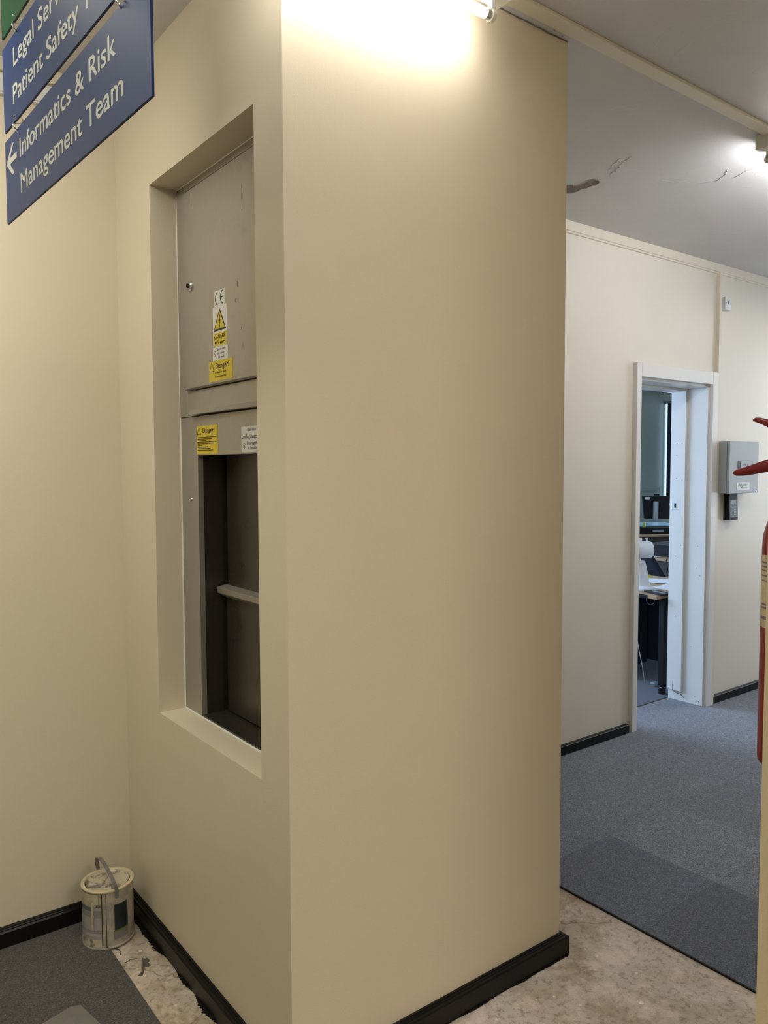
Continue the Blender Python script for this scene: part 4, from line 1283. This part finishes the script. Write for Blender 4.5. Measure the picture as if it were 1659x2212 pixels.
KB().obox(dc + du * 0.06 + dv * 0.30 + Vector((0, 0, DH + 0.047)), du, dv, (0, 0, 1), 0.62, 0.36, 0.090).build('case', M['black_matt'], pr, bevel=0.01, seg=3)
KB().obox(dc + du * 0.0 + dv * 0.117 + Vector((0, 0, DH + 0.045)), du, dv, (0, 0, 1), 0.16, 0.006, 0.03).build('port_panel', M['grey_mid'], pr)
rs = thing('glass_riser', dc + dv * 0.45 + Vector((0, 0, DH + 0.1)), 'pale glass shelf under the monitor foot', 'shelf')
KB().obox(dc + du * 0.10 + dv * 0.55 + Vector((0, 0, DH + 0.102)), du, dv, (0, 0, 1), 0.66, 0.70, 0.010).build('shelf_top', simple('pale_blue_glass', (0.45, 0.6, 0.75), 0.12), rs, bevel=0.002)
for a_ in (-0.20, 0.40):
    KB().obox(dc + du * a_ + dv * 0.86 + Vector((0, 0, DH + 0.049)), du, dv, (0, 0, 1), 0.03, 0.03, 0.096).build('support', M['chrome'], rs)
mo = thing('monitor', (9.25, 5.09, 0.84), 'black computer monitor seen from behind, on the farthest desk', 'monitor')
mu = Vector((0.7948, -0.6069, 0)).normalized()
mv = Vector((0.6069, 0.7948, 0)).normalized()
mc = Vector((9.262, 5.083, 1.035))
tl = (Vector((0, 0, 1)) - mv * 0.10).normalized()
b_ = KB()
pts = [mc - mu * 0.205 + Vector((0, 0, 0.170)), mc + mu * 0.190 + Vector((0, 0, 0.170)), mc + mu * 0.222 + Vector((0, 0, -0.170)), mc - mu * 0.170 + Vector((0, 0, -0.165))]
b_.prism(pts, mv * 0.035)
b_.build('screen_housing', M['black_matt'], mo, bevel=0.004)
KB().obox(mc - mu * 0.13 - mv * 0.002 + Vector((0, 0, 0.138)), mu, mv, (0, 0, 1), 0.085, 0.002, 0.032).build('asset_label', M['label_white'], mo)
KB().obox(mc - mu * 0.025 - mv * 0.055 + Vector((0, 0, -0.08)), mu, mv, (0, 0, 1), 0.072, 0.03, 0.34).build('stand_column', M['grey_mid'], mo, bevel=0.008)
KB().obox(mc - mu * 0.005 - mv * 0.025 + Vector((0, 0, 0.06)), mu, mv, (0, 0, 1), 0.08, 0.06, 0.10).build('mount', M['black_matt'], mo, bevel=0.004)
KB().obox(Vector((mc.x, mc.y, 0.788 + 0.05)) - mu * 0.02 + mv * -0.02, mu, mv, (0, 0, 1), 0.22, 0.16, 0.010).build('foot', M['grey_dark'], mo, bevel=0.003)
wc = thing('webcam', (9.2, 5.05, 1.205), 'small black webcam on top of the monitor', 'webcam')
KB().obox(mc + mu * 0.01 + mv * 0.02 + Vector((0, 0, 0.186)), mu, mv, (0, 0, 1), 0.085, 0.03, 0.026).build('body', M['black_matt'], wc, bevel=0.006)
b_ = KB()
b_.sweep([mc + mu * 0.045 + mv * 0.02 + Vector((0, 0, 0.19)), mc + mu * 0.052 + mv * 0.02 + Vector((0, 0, 0.26)), mc + mu * 0.050 + mv * 0.02 + Vector((0, 0, 0.30)), mc + mu * 0.030 + mv * 0.02 + Vector((0, 0, 0.302))], 0.003, seg=6)
b_.build('stalk', M['grey_dark'], wc)
pt_ = thing('pen_pot', (8.05, 4.62, DH), 'dark pot of pens at the left end of the farthest desk', 'pen pot')
pb = dc - du * 0.262 + dv * 0.22 + Vector((0, 0, DH + 0.092))
KB().lathe([(0.040, 0), (0.042, 0.075), (0.038, 0.075), (0.036, 0.004)], pb, (0, 0, 1), 20).build('pot', M['black_matt'], pt_)
KB().lathe([(0.020, 0.0), (0.020, 0.03)], pb + Vector((0, 0, 0.10)), (0.2, 0.1, 1), 12).build('pink_cap', M['pink'], pt_)
KB().lathe([(0.004, 0.0), (0.004, 0.17)], pb + Vector((0.01, 0, 0.02)), (0.25, -0.2, 1), 8).build('pen', M['ink_grey'], pt_)
tag(B().lathe([(0.018, 0), (0.018, 0.055), (0.010, 0.06)], dc - du * 0.165 + dv * 0.20 + Vector((0, 0, DH + 0.094)), (0, 0, 1), 14).build('highlighter', M['lime'], smooth=True), 'lime green highlighter standing on the black machine by the monitor', 'highlighter')

# blind at the office window
bd = thing('window_blind', (WX - 0.04, 5.2, 1.0), 'dark blind drawn over the office window with a bright gap at its left', 'blind')
b_ = KB()
yb_ = 6.61
while yb_ > 3.2:
    b_.box(WX - 0.016, WX - 0.009, yb_ - 0.118, yb_, 0.97, 2.79)
    yb_ -= 0.12
b_.build('fabric', M['blind'], bd)
KB().box(WX - 0.05, WX - 0.002, 3.2, 6.66, 2.79, 2.83).build('head_rail', M['grey_dark'], bd)
# bright sky seen through the gap
# office trunking on the far wall
tag(B().box(1.1, 11.8, 6.672, 6.70, 1.20, 1.24).build('dado_trunking', M['office_wall']), 'thin grey trunking line across the far office wall above the monitor', 'trunking')
ofl = thing('ceiling_light', (11.55, 6.28, 2.95), 'small lit ceiling light at the far end of the office', 'light')
KB().box(11.35, 11.75, 6.15, 6.40, 2.955, 2.99).build('body', M['white_metal'], ofl)
KB().box(11.37, 11.73, 6.17, 6.38, 2.950, 2.955).build('diffuser', emit_mat('pale_diffuser', (0.6, 0.8, 1.0), 1.2), ofl)
